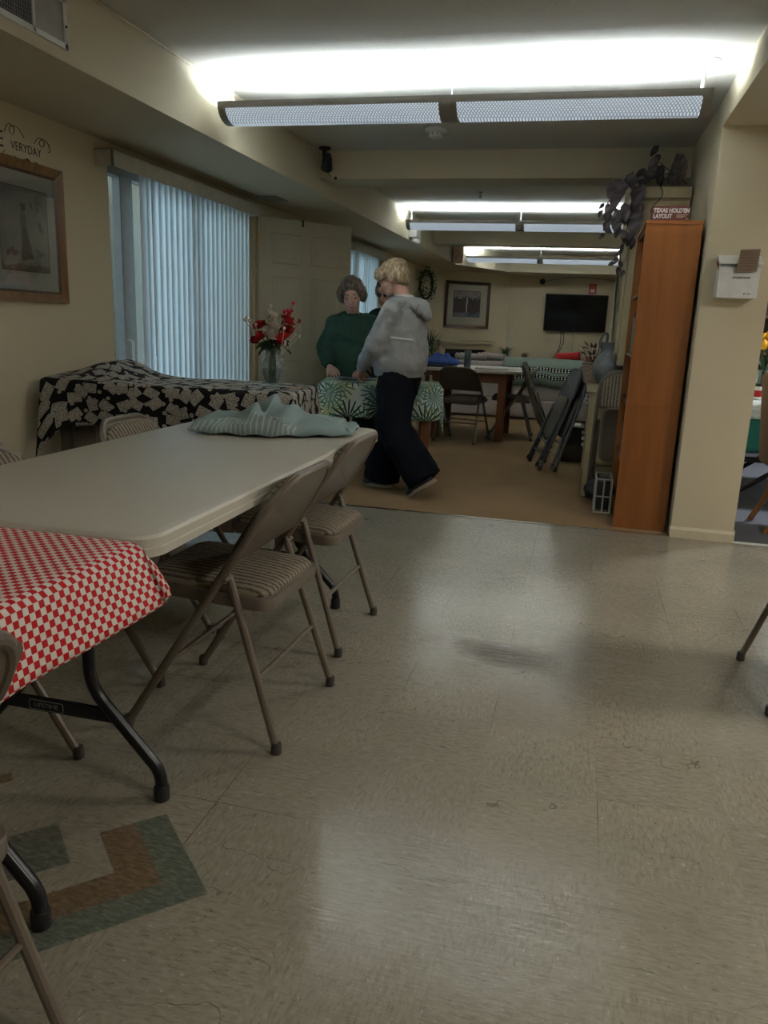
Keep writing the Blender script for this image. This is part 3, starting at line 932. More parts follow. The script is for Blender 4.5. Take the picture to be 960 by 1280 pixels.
# ground outside
b = MB(); b.bx(-14, XL - .2, -2, 16, -.15, -.10); struct('floor_outside', b, mat('concrete_patio', (.32, .33, .33), .9, bump=.2))
try:
    SC.cycles.use_denoising = True
    SC.cycles.max_bounces = 10; SC.cycles.diffuse_bounces = 6
    SC.cycles.sample_clamp_indirect = 6
    SC.cycles.caustics_reflective = False; SC.cycles.caustics_refractive = False
except Exception: pass
# ------------------------------------------------------------------ folding chairs
def arch_path(W, fold=0):
    """main frame tube: front foot - up the side - over the back - down to the other front foot (local: +x front, z up)"""
    def P(t, y): # t along the tube from foot to back top
        return V((.235 - .4775 * t, y, .758 * t))
    h = W / 2
    pts = [P(0.015, -h)]
    pts += [P(.70, -h * .985)]
    n = 9
    for k in range(n + 1):
        a = PI / 2 * k / n
        pts.append(P(.80 + .20 * math.sin(a), -h * .97 + .115 * (1 - math.cos(a))))
    for k in range(n, -1, -1):
        a = PI / 2 * k / n
        pts.append(P(.80 + .20 * math.sin(a), h * .97 - .115 * (1 - math.cos(a))))
    pts += [P(.70, h * .985), P(.015, h)]
    return pts, P

def rounded_rect(x0, x1, y0, y1, r, n=6):
    out = []
    for cx, cy, a0 in ((x1 - r, y1 - r, 0), (x0 + r, y1 - r, 90), (x0 + r, y0 + r, 180), (x1 - r, y0 + r, 270)):
        for k in range(n + 1):
            a = math.radians(a0 + 90 * k / n)
            out.append((cx + r * math.cos(a), cy + r * math.sin(a)))
    return out

def back_outline(h, z0, z1, r):
    """back rest outline in (y, t): straight lower edge, arched top"""
    o = [(-h, z0), (h, z0)]
    n = 10
    for k in range(n + 1):
        a = PI / 2 * k / n
        o.append((h - r * (1 - math.cos(a)), z1 - .20 * (z1 - z0) * 0 - r * .62 + r * .62 * math.sin(a)))
    for k in range(n, -1, -1):
        a = PI / 2 * k / n
        o.append((-h + r * (1 - math.cos(a)), z1 - r * .62 + r * .62 * math.sin(a)))
    return o

def folding_chair(metal, seatm, backm, capm, label, group=None):
    W = .445
    root = empty('folding_chair', (0, 0, 0), 0, label, 'chair', group)
    pts, P = arch_path(W)
    f = MB(); f.tube(pts, .0125, 10); f.build('frame', metal, root, True)
    # rear legs
    for s in (-1, 1):
        l = MB(); y = s * (W / 2 + .004)
        l.tube([(-.235, y * .975, .015), (-.09, y - s * .028, .47), (-.082, y - s * .028, .495)], [.0115, .0115, .006], 10)
        l.build('leg', metal, root, True)
        for (x, yy) in ((.231, s * W / 2), (-.235, y * .975)):
            c = MB(); c.lathe([(.012, 0), (.0150, .003), (.0150, .022), (.0128, .034)], (x + (.0 if x < 0 else -.004), yy, 0), 12); c.build('foot_cap', capm, root, True)
        h = MB(); h.tube([(-.088, y - s * .04, .485), (-.088, y + s * .006, .485)], .006, 8); h.build('pivot_bolt', metal, root, True)
    b = MB(); b.tube([(-.172, -W / 2 + .008, .205), (-.172, W / 2 - .008, .205)], .0075, 8); b.build('rear_crossbar', metal, root, True)
    p = P(.28, 0); b = MB(); b.tube([(p.x, -W / 2, p.z), (p.x, W / 2, p.z)], .0075, 8); b.build('front_crossbar', metal, root, True)
    # seat pan and cushion
    o = rounded_rect(-.205, .205, -.195, .195, .045)
    tilt = Matrix.Translation((.005, 0, .425)) @ Matrix.Rotation(-.045, 4, 'Y')
    s_ = MB(); s_.prism(o, -.022, .012, 'z', tilt, .004)
    seat = s_.build('seat', metal, root, True, 40)
    c = MB()
    o2 = rounded_rect(-.192, .192, -.182, .182, .05)
    rings = []
    for ins, z in ((0, .010), (-.002, .020), (.006, .029), (.03, .036), (.08, .040), (.15, .042)):
        rings.append([(x * (1 - ins / .192), y * (1 - ins / .182), z) for x, y in o2])
    vs = [[c.bm.verts.new(V(q)) for q in r] for r in rings]
    for A, B in zip(vs, vs[1:]):
        for k in range(len(A)): c.bm.faces.new((A[k], A[(k + 1) % len(A)], B[(k + 1) % len(A)], B[k]))
    c.bm.faces.new(vs[0][::-1]); c.bm.faces.new(vs[-1])
    c.xf(c.bm.verts[:], tilt)
    c.build('cushion', seatm, seat, True, 60)
    # back rest: steel shell behind, padded front
    ang = math.atan2(.4775, .758)
    Mx = Matrix.Translation((.235, 0, 0)) @ Matrix.Rotation(-ang, 4, 'Y')
    L = math.hypot(.4775, .758)
    ol = back_outline(W / 2 - .006, L * .700, L - .008, .125)
    s2 = MB(); s2.prism(ol, -.006, .006, 'x', Mx, .002)
    back = s2.build('backrest', metal, root, True, 40)
    c = MB()
    ol2 = back_outline(W / 2 - .022, L * .715, L - .022, .12)
    cy = sum(q[0] for q in ol2) / len(ol2); cz = sum(q[1] for q in ol2) / len(ol2)
    rings = [[(d, cy + (y - cy) * k, cz + (z - cz) * k) for y, z in ol2] for d, k in ((.004, 1), (.018, .99), (.026, .93), (.030, .75), (.032, .4))]
    vs = [[c.bm.verts.new(V(q)) for q in r] for r in rings]
    for A, B in zip(vs, vs[1:]):
        for k in range(len(A)): c.bm.faces.new((A[k], A[(k + 1) % len(A)], B[(k + 1) % len(A)], B[k]))
    c.bm.faces.new(vs[0][::-1]); c.bm.faces.new(vs[-1])
    c.xf(c.bm.verts[:], Mx)
    c.build('back_pad', backm, back, True, 60)
    return root

def folded_chair(metal, seatm, backm, capm, label, group=None):
    """the same chair shut flat: standing in the local y-z plane, +x is its front"""
    W = .445
    root = empty('folded_chair', (0, 0, 0), 0, label, 'chair', group)
    L = math.hypot(.4775, .758)
    h = W / 2
    pts = [(0, -h, .015), (0, -h * .985, L * .7)]
    for k in range(10):
        a = PI / 2 * k / 9
        pts.append((0, -h * .97 + .115 * (1 - math.cos(a)), L * (.80 + .20 * math.sin(a))))
    pts += [(x, -y, z) for x, y, z in pts[::-1]]
    f = MB(); f.tube(pts, .0125, 10); f.build('frame', metal, root, True)
    for s in (-1, 1):
        l = MB(); l.tube([(-.03, s * (h - .026), .035), (-.022, s * (h - .026), .56)], .0115, 10); l.build('leg', metal, root, True)
        for x, y, z in ((0, s * h, 0), (-.03, s * (h - .026), .02)):
            c = MB(); c.lathe([(.013, 0), (.0165, .004), (.0165, .03), (.0135, .04)], (x, y, z), 12); c.build('foot_cap', capm, root, True)
    for z in (.13, .235):
        b = MB(); b.tube([(-.012, -h + .01, z), (-.012, h - .01, z)], .0075, 8); b.build('crossbar', metal, root, True)
    # seat flipped up: underside shows to the front
    o = rounded_rect(.275, .655, -.175, .175, .05)
    s_ = MB(); s_.prism([(y, z) for z, y in o], .004, .030, 'x', None, .004)
    seat = s_.build('seat', metal, root, True, 40)
    u = MB(); u.prism([(y, z) for z, y in rounded_rect(.29, .64, -.162, .162, .045)], .030, .0325, 'x'); u.build('seat_underside', M_['taupe_dark'], seat)
    c = MB(); c.prism([(y, z) for z, y in rounded_rect(.285, .645, -.165, .165, .05)], -.020, .004, 'x', None, .008); c.build('cushion', seatm, seat, True, 50)
    ol = back_outline(h - .006, L * .715, L - .008, .125)
    s2 = MB(); s2.prism(ol, -.006, .006, 'x', None, .002); back = s2.build('backrest', metal, root, True, 40)
    ol2 = back_outline(h - .022, L * .73, L - .022, .12)
    c = MB(); c.prism(ol2, .004, .028, 'x', None, .009); c.build('back_pad', backm, back, True, 50)
    return root

GR = 'taupe folding chairs around the white table'
c1 = folding_chair(M_['taupe'], M_['seatstripe'], M_['seatstripe_back'], M_['rubber'], 'taupe folding chair with striped seat, x', GR)
def put(o, x, y, rz, label=None, group=None, z=0):
    o.location = (x, y, z); o.rotation_euler = (0, 0, rz)
    if label: o['label'] = label
    if group: o['group'] = group
    return o
def another(src, x, y, rz, label, group=None, z=0): return put(copy_tree(src), x, y, rz, label, group, z)
put(c1, -.944, 2.05, PI - .03, 'taupe folding chair with whole striped seat in view, right of the white table')
another(c1, -.975, 2.72, PI - .03, 'taupe folding chair at the far right corner of the white table', GR)
another(c1, -.938, .665, PI - .03, 'taupe folding chair cut off by the lower left edge, beside the red checked cloth', GR)
another(c1, -1.44, 1.86, .02, 'folding chair tucked under the left side of the white table, nearest the red cloth', GR)
another(c1, -1.50, 2.76, .03, 'folding chair whose striped back shows above the far left edge of the white table', GR)
another(c1, -2.50, 2.88, .03, 'folding chair at the left edge of the view, by the wall beyond the white table', GR)
# right edge of the picture
another(c1, .912, 2.735, .02, 'folding chair at the right edge of the view, only its rear legs showing', GR)
# far table chairs
c5 = folding_chair(M_['taupe_dark'], M_['seatplain'], M_['seatplain'], M_['rubber'], 'dark brown folding chair', 'dark folding chairs at the wooden table')
put(c5, -1.15, 8.12, PI / 2 - .22, 'dark folding chair turned back to the viewer at the front of the wooden table')
another(c5, -.70, 8.62, PI + .05, 'dark folding chair at the right end of the wooden table, seen side on', 'dark folding chairs at the wooden table')
# folded chairs
fd = folded_chair(M_['greyblue'], M_['seatplain'], M_['greyblue'], M_['rubber'], 'x', 'folded chairs leaning by the cream cabinet')
def lean(o, x, y, rz, tilt, label):
    o.location = (x, y, 0.004); o.rotation_euler = Euler((0, tilt, rz)); o['label'] = label
lean(fd, -.325, 6.88, .25, .35, 'grey folded chair leaning right, left one of the pair in front of the cabinet')
o = copy_tree(fd); lean(o, -.195, 6.86, .25, .27, 'grey folded chair leaning right, right one of the pair nearest the cabinet')
f7 = folded_chair(M_['taupe_dark'], M_['seatplain'], M_['seatplain'], M_['rubber'], 'x', 'folded chairs leaning by the cream cabinet')
lean(f7, -.24, 8.0, PI, .36, 'dark folded chair leaning left towards the wooden table')
f10 = folded_chair(M_['taupe'], M_['seatstripe'], M_['seatstripe'], M_['rubber'], 'x', 'folded chairs leaning by the cream cabinet')
lean(f10, .345, 5.70, -PI / 2, .0, 'folded chair with striped back pad standing against the end of the cream cabinet')
f10.rotation_euler = Euler((0, -.035, 0)).to_matrix().to_euler(); f10.rotation_euler = (0.0, 0, -PI / 2)

# ------------------------------------------------------------------ plastic folding tables
def folding_table(x0, x1, y0, y1, h, label, logo=True):
    root = empty('folding_table', ((x0 + x1) / 2, (y0 + y1) / 2, 0), 0, label, 'table', 'plastic folding tables')
    hx, hy = (x1 - x0) / 2, (y1 - y0) / 2
    o = rounded_rect(-hx, hx, -hy, hy, .055, 8)
    t = MB()
    def ring(ins, z): return [t.bm.verts.new((x * (1 - ins / hx), y * (1 - ins / hy), z)) for x, y in o]
    R = [ring(.016, h - .052), ring(0, h - .047), ring(0, h - .030), ring(.0025, h - .028), ring(.0025, h - .010), ring(.006, h - .003), ring(.014, h)]
    for A, B in zip(R, R[1:]):
        for k in range(len(A)): t.bm.faces.new((A[k], A[(k + 1) % len(A)], B[(k + 1) % len(A)], B[k]))
    t.bm.faces.new(R[0][::-1]); t.bm.faces.new(R[-1])
    t.build('tabletop', M_['tabletop'], root, True, 24)
    rl = MB()
    for s in (-1, 1): rl.bx(s * (hx - .09) - .012, s * (hx - .09) + .012, -hy + .08, hy - .08, h - .085, h - .05, .003)
    rl.build('side_rail', M_['blacksteel'], root)
    for sy in (-1, 1):
        y = sy * (hy - .205)
        for sx in (-1, 1):
            xo = sx * (hx - .115)      # foot
            xi = sx * (hx - .300)      # upper part
            l = MB(); l.tube(fillet([(xi, y, h - .06), (xi, y, .275), (xo, y, .075), (xo, y, .015)], .055, 7), .0155, 12)
            lg = l.build('leg', M_['blacksteel'], root, True)
            c = MB(); c.lathe([(.017, 0), (.0195, .003), (.0195, .035), (.0165, .042)], (xo, y, 0), 14); c.build('foot_cap', M_['black'], lg, True)
        cb = MB(); cb.bx(-(hx - .24), hx - .24, y - .008, y + .008, .188, .222, .003)
        bar = cb.build('crossbar', M_['blacksteel'], root)
        if logo and sy < 0:
            text('lettering', 'LIFETIME', .0155, M_['grey'], bar, (-.035, y - .0086, .205), (PI / 2, 0, 0), .0004, sx=1.15)
            fr = MB(); fr.tube([(x - .035, y - .0085, z + .205) for x, z in rounded_rect(-.048, .048, -.0125, .0125, .006, 3)], .0010, 6, closed=True); fr.build('letter_frame', M_['grey'], bar)
        for sx in (-1, 1):
            br = MB(); br.tube([(sx * (hx - .27), y, .44), (sx * .05, y - sy * .32, h - .07)], .009, 8); br.build('brace', M_['blacksteel'], root, True)
    return root
H = .735
folding_table(-1.565, -.79, 1.335, 3.165, H, 'long white plastic folding table with a bare top')
folding_table(-1.565, -.80, -.53, 1.305, H - .004, 'plastic folding table under the red checked cloth')

# ------------------------------------------------------------------ table cloths
def drape(name, rect, top, over, m, label, cat='tablecloth', parent=None, step=.02, r=.018, flare=.05, wave=(9, .012), zfun=None, M=None, post=None, uvs=1.0, group=None, thick=.0025):
    """rect (x0,x1,y0,y1) of the table top; over (left,right,front,back) overhang"""
    x0, x1, y0, y1 = rect
    L, R_, Fr, Bk = over
    us = []; n = max(2, int((x1 - x0 + L + R_) / step)); us = [x0 - L + (x1 - x0 + L + R_) * i / n for i in range(n + 1)]
    n2 = max(2, int((y1 - y0 + Fr + Bk) / step)); vs = [y0 - Fr + (y1 - y0 + Fr + Bk) * i / n2 for i in range(n2 + 1)]
    P, UV = [], []
    for v in vs:
        row, ur = [], []
        for u in us:
            cx, cy = min(max(u, x0), x1), min(max(v, y0), y1)
            dx, dy = u - cx, v - cy
            d = math.hypot(dx, dy)
            z = top + (zfun(u, v) if zfun else 0)
            if d > 1e-6:
                ex, ey = dx / d, dy / d
                corner = min(abs(ex), abs(ey)) * 1.4
                if d < r * PI / 2: o_, dn = r * math.sin(d / r), r * (1 - math.cos(d / r))
                else:
                    dd = d - r * PI / 2
                    fl = flare * (1 + 2.2 * corner)
                    o_, dn = r + fl * dd, r + dd * math.sqrt(max(.05, 1 - fl * fl))
                    s_ = cx + cy
                    o_ += dd / .3 * wave[1] * (math.sin(wave[0] * s_ * 2 * PI / 1.0 + 1.3) + .6 * math.sin(wave[0] * 1.7 * s_ * 2 * PI + .4))
                p = V((cx + ex * o_, cy + ey * o_, z - dn))
            else:
                p = V((u, v, z + .0006 * math.sin(23 * u) * math.sin(19 * v)))
            if post: p = post(p, u, v)
            row.append(p); ur.append((u * uvs, v * uvs))
        P.append(row); UV.append(ur)
    mb = MB(); mb.grid(P, UV, M=M)
    o = mb.build(name, m, parent, True, 180)
    solid(o, thick, 1 if False else 0)
    if not parent: tag(o, label, cat, group)
    return o

# red checked cloth: stiff, its far right corner kicks outward
def red_post(p, u, v):
    k = max(0, min(1, (v - .80) / .50))
    if u > -.80 - .01:
        d = min(1, (u + .80) / .12)
        if d > 0:
            p.x += d * (.006 + .042 * k * k)
            p.z += d * .018 * k * k * k
    if v > 1.29 and u > -.90:
        e = max(0, min(1, (u + .90) / .2))
        p.y -= .02 * e
        p.z += .05 * e * min(1, (v - 1.29) / .1)
    return p
drape('red_tablecloth', (-1.565, -.806, -.53, 1.285), H + .0015, (.10, .138, .1, .05), M_['check'], 'red and white checked tablecloth on the table at the lower left', r=.02, flare=.10, wave=(3, .006), post=red_post, step=.016)

# ------------------------------------------------------------------ sideboard table under the playing card cloth
HT = .812
SBM = Matrix.Translation((-2.645, 3.49, 0)) @ Matrix.Rotation(.14, 4, 'Z')
XT0, XT1, YT0, YT1 = 0.0, 1.285, 0.0, .58
ctr = SBM @ V((XT1 / 2, YT1 / 2, 0))
root = empty('sideboard', ctr, .14, 'long taupe side table hidden under the playing card cloth, against the left wall', 'table')
hx, hy = (XT1 - XT0) / 2 - .02, (YT1 - YT0) / 2 - .02
t = MB(); t.bx(-hx, hx, -hy, hy, HT - .045, HT - .004, .004); t.build('top', M_['tablewood'], root)
for sx in (-1, 1):
    for sy in (-1, 1):
        l = MB(); l.bx(sx * (hx - .05) - .025, sx * (hx - .05) + .025, sy * (hy - .05) - .025, sy * (hy - .05) + .025, 0, HT - .045, .004); l.build('leg', M_['taupe_dark'], root)
b = MB()
for k in range(9):
    x = -hx + .06 + k * .125
    b.bx(x + .002, x + .121, -hy + .10, -hy + .115, .04, HT - .05, .003)
b.build('slatted_panel', M_['taupe'], root)
def card_z(u, v):
    bmp = .080 * math.exp(-((u - .21) / .15) ** 2) * max(0, min(1, (v - .08) / .25)) * max(0, min(1, (.62 - v) / .05))
    return bmp + .018 * max(0, 1 - u / .6) + .006 * math.sin(7 * u + 2) * math.sin(5 * v)
def card_post(p, u, v):
    if v < YT0:      # front hem rises in the middle left and sinks at the left corner
        d = min(1, (YT0 - v) / .3)
        k = max(0, 1 - ((u - .40) / .40) ** 2)
        p.z += d * .050 * k
        k2 = max(0, min(1, (.10 - u) / .12))
        p.z -= d * .15 * k2; p.x -= d * .035 * k2
    return p
drape('card_tablecloth', (XT0, XT1, YT0, YT1), HT, (.02, .22, .275, .02), M_['card'], 'black tablecloth printed with white playing cards and chips', zfun=card_z, post=card_post, wave=(2.3, .022), flare=.07, step=.022, M=SBM)

# ------------------------------------------------------------------ small table under the palm leaf cloth
PR = .22
PM = Matrix.Translation((-1.455, 5.81, 0)) @ Matrix.Rotation(PR, 4, 'Z')
HP = .730
root = empty("side_table", (-1.455, 5.81, 0), PR, 'small wooden table under the palm leaf cloth', 'table')
t = MB(); t.bx(-.43, .43, -.29, .29, HP - .03, HP - .003, .004); t.build('tabletop', M_['tablewood'], root)
a = MB(); a.bx(-.37, .37, -.25, .25, HP - .11, HP - .03); a.build('apron', M_['tablewood'], root)
for sx in (-1, 1):
    for sy in (-1, 1):
        l = MB(); l.bx(sx * .335 - .032, sx * .335 + .032, sy * .22 - .032, sy * .22 + .032, 0, HP - .03, .004); l.build('leg', M_['tablewood'], root)
def palm_post(p, u, v):
    return p
drape('palm_tablecloth', (-.435, .435, -.295, .295), HP, (.25, .25, .25, .25), M_['palm'], 'white tablecloth printed with green fan palm leaves', wave=(2.6, .035), flare=.06, M=PM, step=.02)

# small flat magazine lying open under the women's hands
pm = MB()
P = [[(x, y, .0 + .006 * math.exp(-(x / .03) ** 2) * 0 + .005 * abs(math.sin(x * 12))) for x in [-.16 + .32 * i / 16 for i in range(17)]] for y in (-.10, -.03, .04, .11)]
pm.grid(P)
o = solid(pm.build('paper_sheet', mat('blue_grey_print', (.22, .27, .30), .5, var=.5, scale=14), None, True), .002, 1)
o.location = (-1.66, 5.90, HP + .006); o.rotation_euler = (0, 0, .35)
tag(o, 'blue grey printed sheet lying on the palm leaf cloth between the women', 'paper')

# ------------------------------------------------------------------ crumpled knit on the white table
def towel():
    n, m_ = 90, 60
    P, UV = [], []
    for j in range(m_ + 1):
        row, ur = [], []
        for i in range(n + 1):
            u, v = i / n, j / m_
            x = -.285 + .60 * u
            w = .150 * (1 - .50 * max(0, u - .45)) * (1 - .25 * max(0, .15 - u) / .15)
            y = -w + 2 * w * v + .06 * u * u + .016 * math.sin(9 * u)
            q = V((x * 8, y * 8, .3))
            # body of the heap: steep all round, a blocky left end, the peak past the middle, a flat right flap
            bu = max(0, math.sin(PI * min(1, max(0, u * .97 + .015)))) ** .32
            bv = max(0, math.sin(PI * v ** .85)) ** .38
            hgt = .030 + .022 * math.exp(-((u - .10) / .12) ** 2) + .066 * math.exp(-((u - .50) / .13) ** 2) + .020 * math.exp(-((u - .33) / .10) ** 2) + .016 * math.exp(-((u - .72) / .09) ** 2) - .012 * max(0, u - .8) / .2
            t1 = 3.4 * u - 1.9 * v + .55 * noise.noise(q * .7)
            t2 = 2.3 * u + 2.6 * v + .65 * noise.noise(q * .6 + V((5, 1, 0)))
            t3 = 1.2 * u - 4.0 * v + .8 * noise.noise(q * .5 + V((2, 8, 0)))
            f1 = (.5 - .5 * math.cos(2 * PI * t1)) ** 1.5
            f2 = (.5 - .5 * math.cos(2 * PI * t2)) ** 1.5
            f3 = (.5 - .5 * math.cos(2 * PI * t3)) ** 2
            z = bu * bv * (hgt * (.75 + .25 * f2) + .020 * f1 + .018 * f2 + .012 * f3 + .012 * noise.noise(q * 1.6)) + .003
            x += .030 * (f1 - .4) * bv; y += .034 * (f2 - .4) * bv + .014 * (f3 - .3) * bv
            x += .012 * noise.noise(q * 1.3 + V((4, 0, 0))) * bv; y += .020 * noise.noise(q * 1.2 + V((0, 7, 0)))
            e = 1 - min(1, 8 * min(u, 1 - u, v, 1 - v))
            z = max(.003, z) + e * .004 * (1 + math.sin(34 * (u + v)))
            row.append((x, y, z)); ur.append((u * 1.2 - .25 * v, 1 - v - .30 * max(0, u - .42)))
        P.append(row); UV.append(ur)
    mb = MB(); mb.grid(P, UV)
    o = mb.build('knit_garment', M_['towel'], None, True, 180)
    o.location = (-1.135, 2.82, H + .002); o.rotation_euler = (0, 0, .20)
    solid(o, .006, 0)
    tag(o, 'crumpled pale blue green striped knit garment on the far end of the white table', 'clothing')
towel()
# ------------------------------------------------------------------ left wall things
def frame4(mb, w, h, fw, prof_out, prof_in, axis_M, bevel=.004):
    """mitred frame bars around a w x h opening in local (u,v), depth along n"""
    for (pts) in ([(-w / 2 - fw, -h / 2 - fw), (w / 2 + fw, -h / 2 - fw), (w / 2, -h / 2), (-w / 2, -h / 2)],
                  [(-w / 2 - fw, h / 2 + fw), (-w / 2, h / 2), (w / 2, h / 2), (w / 2 + fw, h / 2 + fw)],
                  [(-w / 2 - fw, -h / 2 - fw), (-w / 2, -h / 2), (-w / 2, h / 2), (-w / 2 - fw, h / 2 + fw)],
                  [(w / 2 + fw, -h / 2 - fw), (w / 2 + fw, h / 2 + fw), (w / 2, h / 2), (w / 2, -h / 2)]):
        A = [mb.bm.verts.new((x, y, 0)) for x, y in pts]
        inn = lambda x, y: abs(x) <= w / 2 + 1e-6 and abs(y) <= h / 2 + 1e-6
        B = [mb.bm.verts.new((x, y, prof_in if inn(x, y) else prof_out)) for x, y in pts]
        mb.bm.faces.new(A[::-1]); mb.bm.faces.new(B)
        for k in range(4): mb.bm.faces.new((A[k], A[(k + 1) % 4], B[(k + 1) % 4], B[k]))
    mb.xf(mb.bm.verts[:], axis_M)

# framed print: local x along wall (+Y), local y up, local z out of wall (+X)
def wallM(x, y, z, out):
    out = V(out).normalized(); up = V((0, 0, 1)); rt = up.cross(out)
    m = Matrix((rt, up, out)).transposed().to_4x4(); m.translation = V((x, y, z))
    return m
def picture(M, w, h, fw, fm, matm, inner, pr, label, lip=None, glass=True):
    root = empty('framed_picture', M.translation, 0, label, 'picture')
    root.matrix_world = M
    f = MB(); frame4(f, w, h, fw, .028, .014, None); f.build('frame', fm, root)
    if lip:
        l = MB(); frame4(l, w - .02, h - .02, .012, .016, .010, None); l.build('frame_lip', lip, root)
    bk = MB(); bk.bx(-w / 2, w / 2, -h / 2, h / 2, .002, .006); bk.build('mat_board', matm, root)
    iw, ih, ox, oy = inner
    ed = MB(); ed.bx(ox - iw / 2 - .006, ox + iw / 2 + .006, oy - ih / 2 - .006, oy + ih / 2 + .006, .006, .0068); ed.build('mat_edge', M_['ink'], root)
    p = MB(); p.bx(-iw / 2, iw / 2, -ih / 2, ih / 2, 0, .0012); po = p.build('print', pr, root); po.location = (ox, oy, .0062)
    if glass:
        g = MB(); g.bx(-w / 2 + .001, w / 2 - .001, -h / 2 + .001, h / 2 - .001, .0095, .0105); g.build('glass', M_['pglass'], root)
    return root, po
y0, y1 = 3.18, 3.835
pic, pr = picture(wallM(XL + .001, (y0 + y1) / 2, 1.532, (1, 0, 0)), y1 - y0 - .09, .665 - .09, .045, M_['gold'], M_['mat_board'], (.35, .385, .03, .01), print_girl(), 'gold framed print of a standing figure in a long skirt, left wall', M_['darkwood'])
# a plain standing figure in a long skirt, painted on the print
def flat(name, pts, m, z=.0014):
    mb = MB(); mb.prism(pts, z, z + .0004, 'z'); return mb.build(name, m, pr)
sep1 = mat('sepia_dark', (.03, .026, .03), .6, var=.3, scale=60); sep2 = mat('sepia_mid', (.16, .14, .14), .6, var=.3, scale=60); sep3 = mat('sepia_pale', (.36, .33, .30), .6, var=.3, scale=60)
flat('painted_skirt', [(-.030, .005), (.012, .010), (.030, -.05), (.058, -.125), (.045, -.14), (.02, -.135), (-.018, -.15), (-.032, -.145), (-.026, -.06)], sep1)
flat('painted_blouse', [(-.030, .005), (.012, .010), (.020, .045), (.010, .075), (-.008, .083), (-.028, .07), (-.036, .035)], sep2)
flat('painted_head', [(-.018, .085), (.006, .085), (.014, .100), (.010, .115), (.022, .112), (.006, .124), (-.014, .124), (-.034, .112), (-.020, .110), (-.022, .098)], sep1)
flat('painted_arm', [(-.036, .06), (-.026, .066), (-.030, .02), (-.020, -.012), (-.032, -.014), (-.042, .02)], sep3, .002)
random.seed(3)
for (cx, cy, n, s_, m_) in ((.095, .12, 14, .055, sep2), (.07, .10, 8, .04, sep3), (.12, .02, 5, .03, sep1), (-.10, -.11, 12, .05, mat('sepia_rust', (.13, .055, .05), .6, var=.3, scale=60)), (.10, -.11, 10, .045, sep2)):
    mb = MB()
    for k in range(n):
        a, d = random.uniform(0, 2 * PI), random.uniform(0, s_)
        x, y = cx + d * math.cos(a), cy + d * math.sin(a) * .7
        r = random.uniform(.006, .014)
        if abs(x) < .165 and abs(y) < .18:
            mb.prism([(x + r * math.cos(q) * (1 + .3 * math.sin(3 * q)), y + r * math.sin(q)) for q in [2 * PI * i / 9 for i in range(9)]], .0012 + .00002 * k, .0015 + .00002 * k)
    mb.build('painted_foliage', m_, pr)

# curly wall lettering above the picture
root = empty('wall_lettering', (XL + .001, 3.565, 1.922), 0, 'dark curly vinyl lettering reading EVERYDAY above the gold framed print', 'wall lettering')
RW = Euler((PI / 2, 0, PI / 2)).to_matrix().to_4x4()
text('letters', 'VERYDAY', .056, M_['ink'], root, (.001, .03, .0), (PI / 2, 0, PI / 2), .0003, sx=.92)
text('initial', 'E', .105, M_['ink'], root, (.001, -.150, .010), (PI / 2, 0, PI / 2), .0003, sx=.8)
def curl(pts, r=.0015):
    mb = MB(); mb.tube([(.0012, y, z) for y, z in catmull([V((y, z, 0)) for y, z in pts], 6) for _ in (0,)] if False else [(.0012, p.x, p.y) for p in catmull([V((y, z, 0)) for y, z in pts], 6)], r, 6, flat=(1, 1)); return mb
for pts in ([(-.21, .07), (-.24, .03), (-.20, .0), (-.17, .04), (-.21, .085), (-.28, .06), (-.30, 0), (-.25, -.06), (-.17, -.065), (-.12, -.03)],
            [(-.12, .05), (-.09, .09), (-.05, .08), (-.06, .05), (-.085, .06), (-.07, .085), (-.02, .085), (.02, .05)],
            [(.09, .04), (.13, .075), (.17, .06), (.15, .035), (.13, .05), (.16, .075), (.20, .06), (.215, .03), (.195, .02)],
            [(-.06, -.045), (-.02, -.06), (.02, -.045), (.03, -.065), (.0, -.07), (.05, -.075), (.10, -.07), (.17, -.085), (.20, -.075)]):
    curl(pts).build('flourish', M_['ink'], root)
# small script line under it
mb = MB(); mb.tube([(.0012, .02 + .0045 * k, -.055 + (.011 if k % 2 else -.004) * (1 + .6 * math.sin(k * 2.7)) - .0004 * k) for k in range(34)], .0014, 6); mb.build('script_line', M_['ink'], root)

# return air grille on the soffit face
yA, yB, zA, zB = 2.36, 2.985, 2.148, 2.33
root = empty('air_grille', (XS, (yA + yB) / 2, (zA + zB) / 2), 0, 'white return air grille with open bars on the soffit, top left corner', 'vent')
w, h = yB - yA, zB - zA
b = MB()
for a_, b_, c_, d_ in ((-w / 2, w / 2, -h / 2, -h / 2 + .022), (-w / 2, w / 2, h / 2 - .022, h / 2), (-w / 2, -w / 2 + .024, -h / 2, h / 2), (w / 2 - .024, w / 2, -h / 2, h / 2), (w / 2 - .205, w / 2 - .19, -h / 2, h / 2)):
    b.bx(0, .010, a_, b_, c_, d_, .002)
b.build('border', M_['white'], root)
b = MB(); b.bx(.0005, .003, -w / 2 + .02, w / 2 - .195, -h / 2 + .02, h / 2 - .02); b.build('duct_opening', M_['black'], root)
b = MB(); b.bx(.0005, .005, w / 2 - .19, w / 2 - .022, -h / 2 + .02, h / 2 - .02); b.build('filter_panel', M_['lampmetal'], root)
b = MB()
for k in range(30):
    y = -w / 2 + .03 + k * (w - .235) / 30
    b.bx(.003, .007, y - .0022, y + .0022, -h / 2 + .02, h / 2 - .02)
for k in range(9):
    z = -h / 2 + .03 + k * .0152
    b.bx(.003, .0065, -w / 2 + .02, w / 2 - .195, z - .0012, z + .0012)
b.build('bars', M_['grey'], root)
s = MB(); s.lathe([(.005, 0), (.004, .004), (.001, .005)], M=Matrix.Translation((.010, w / 2 - .010, -.01)) @ Matrix.Rotation(PI / 2, 4, 'Y')); s.build('screw', M_['black'], root)
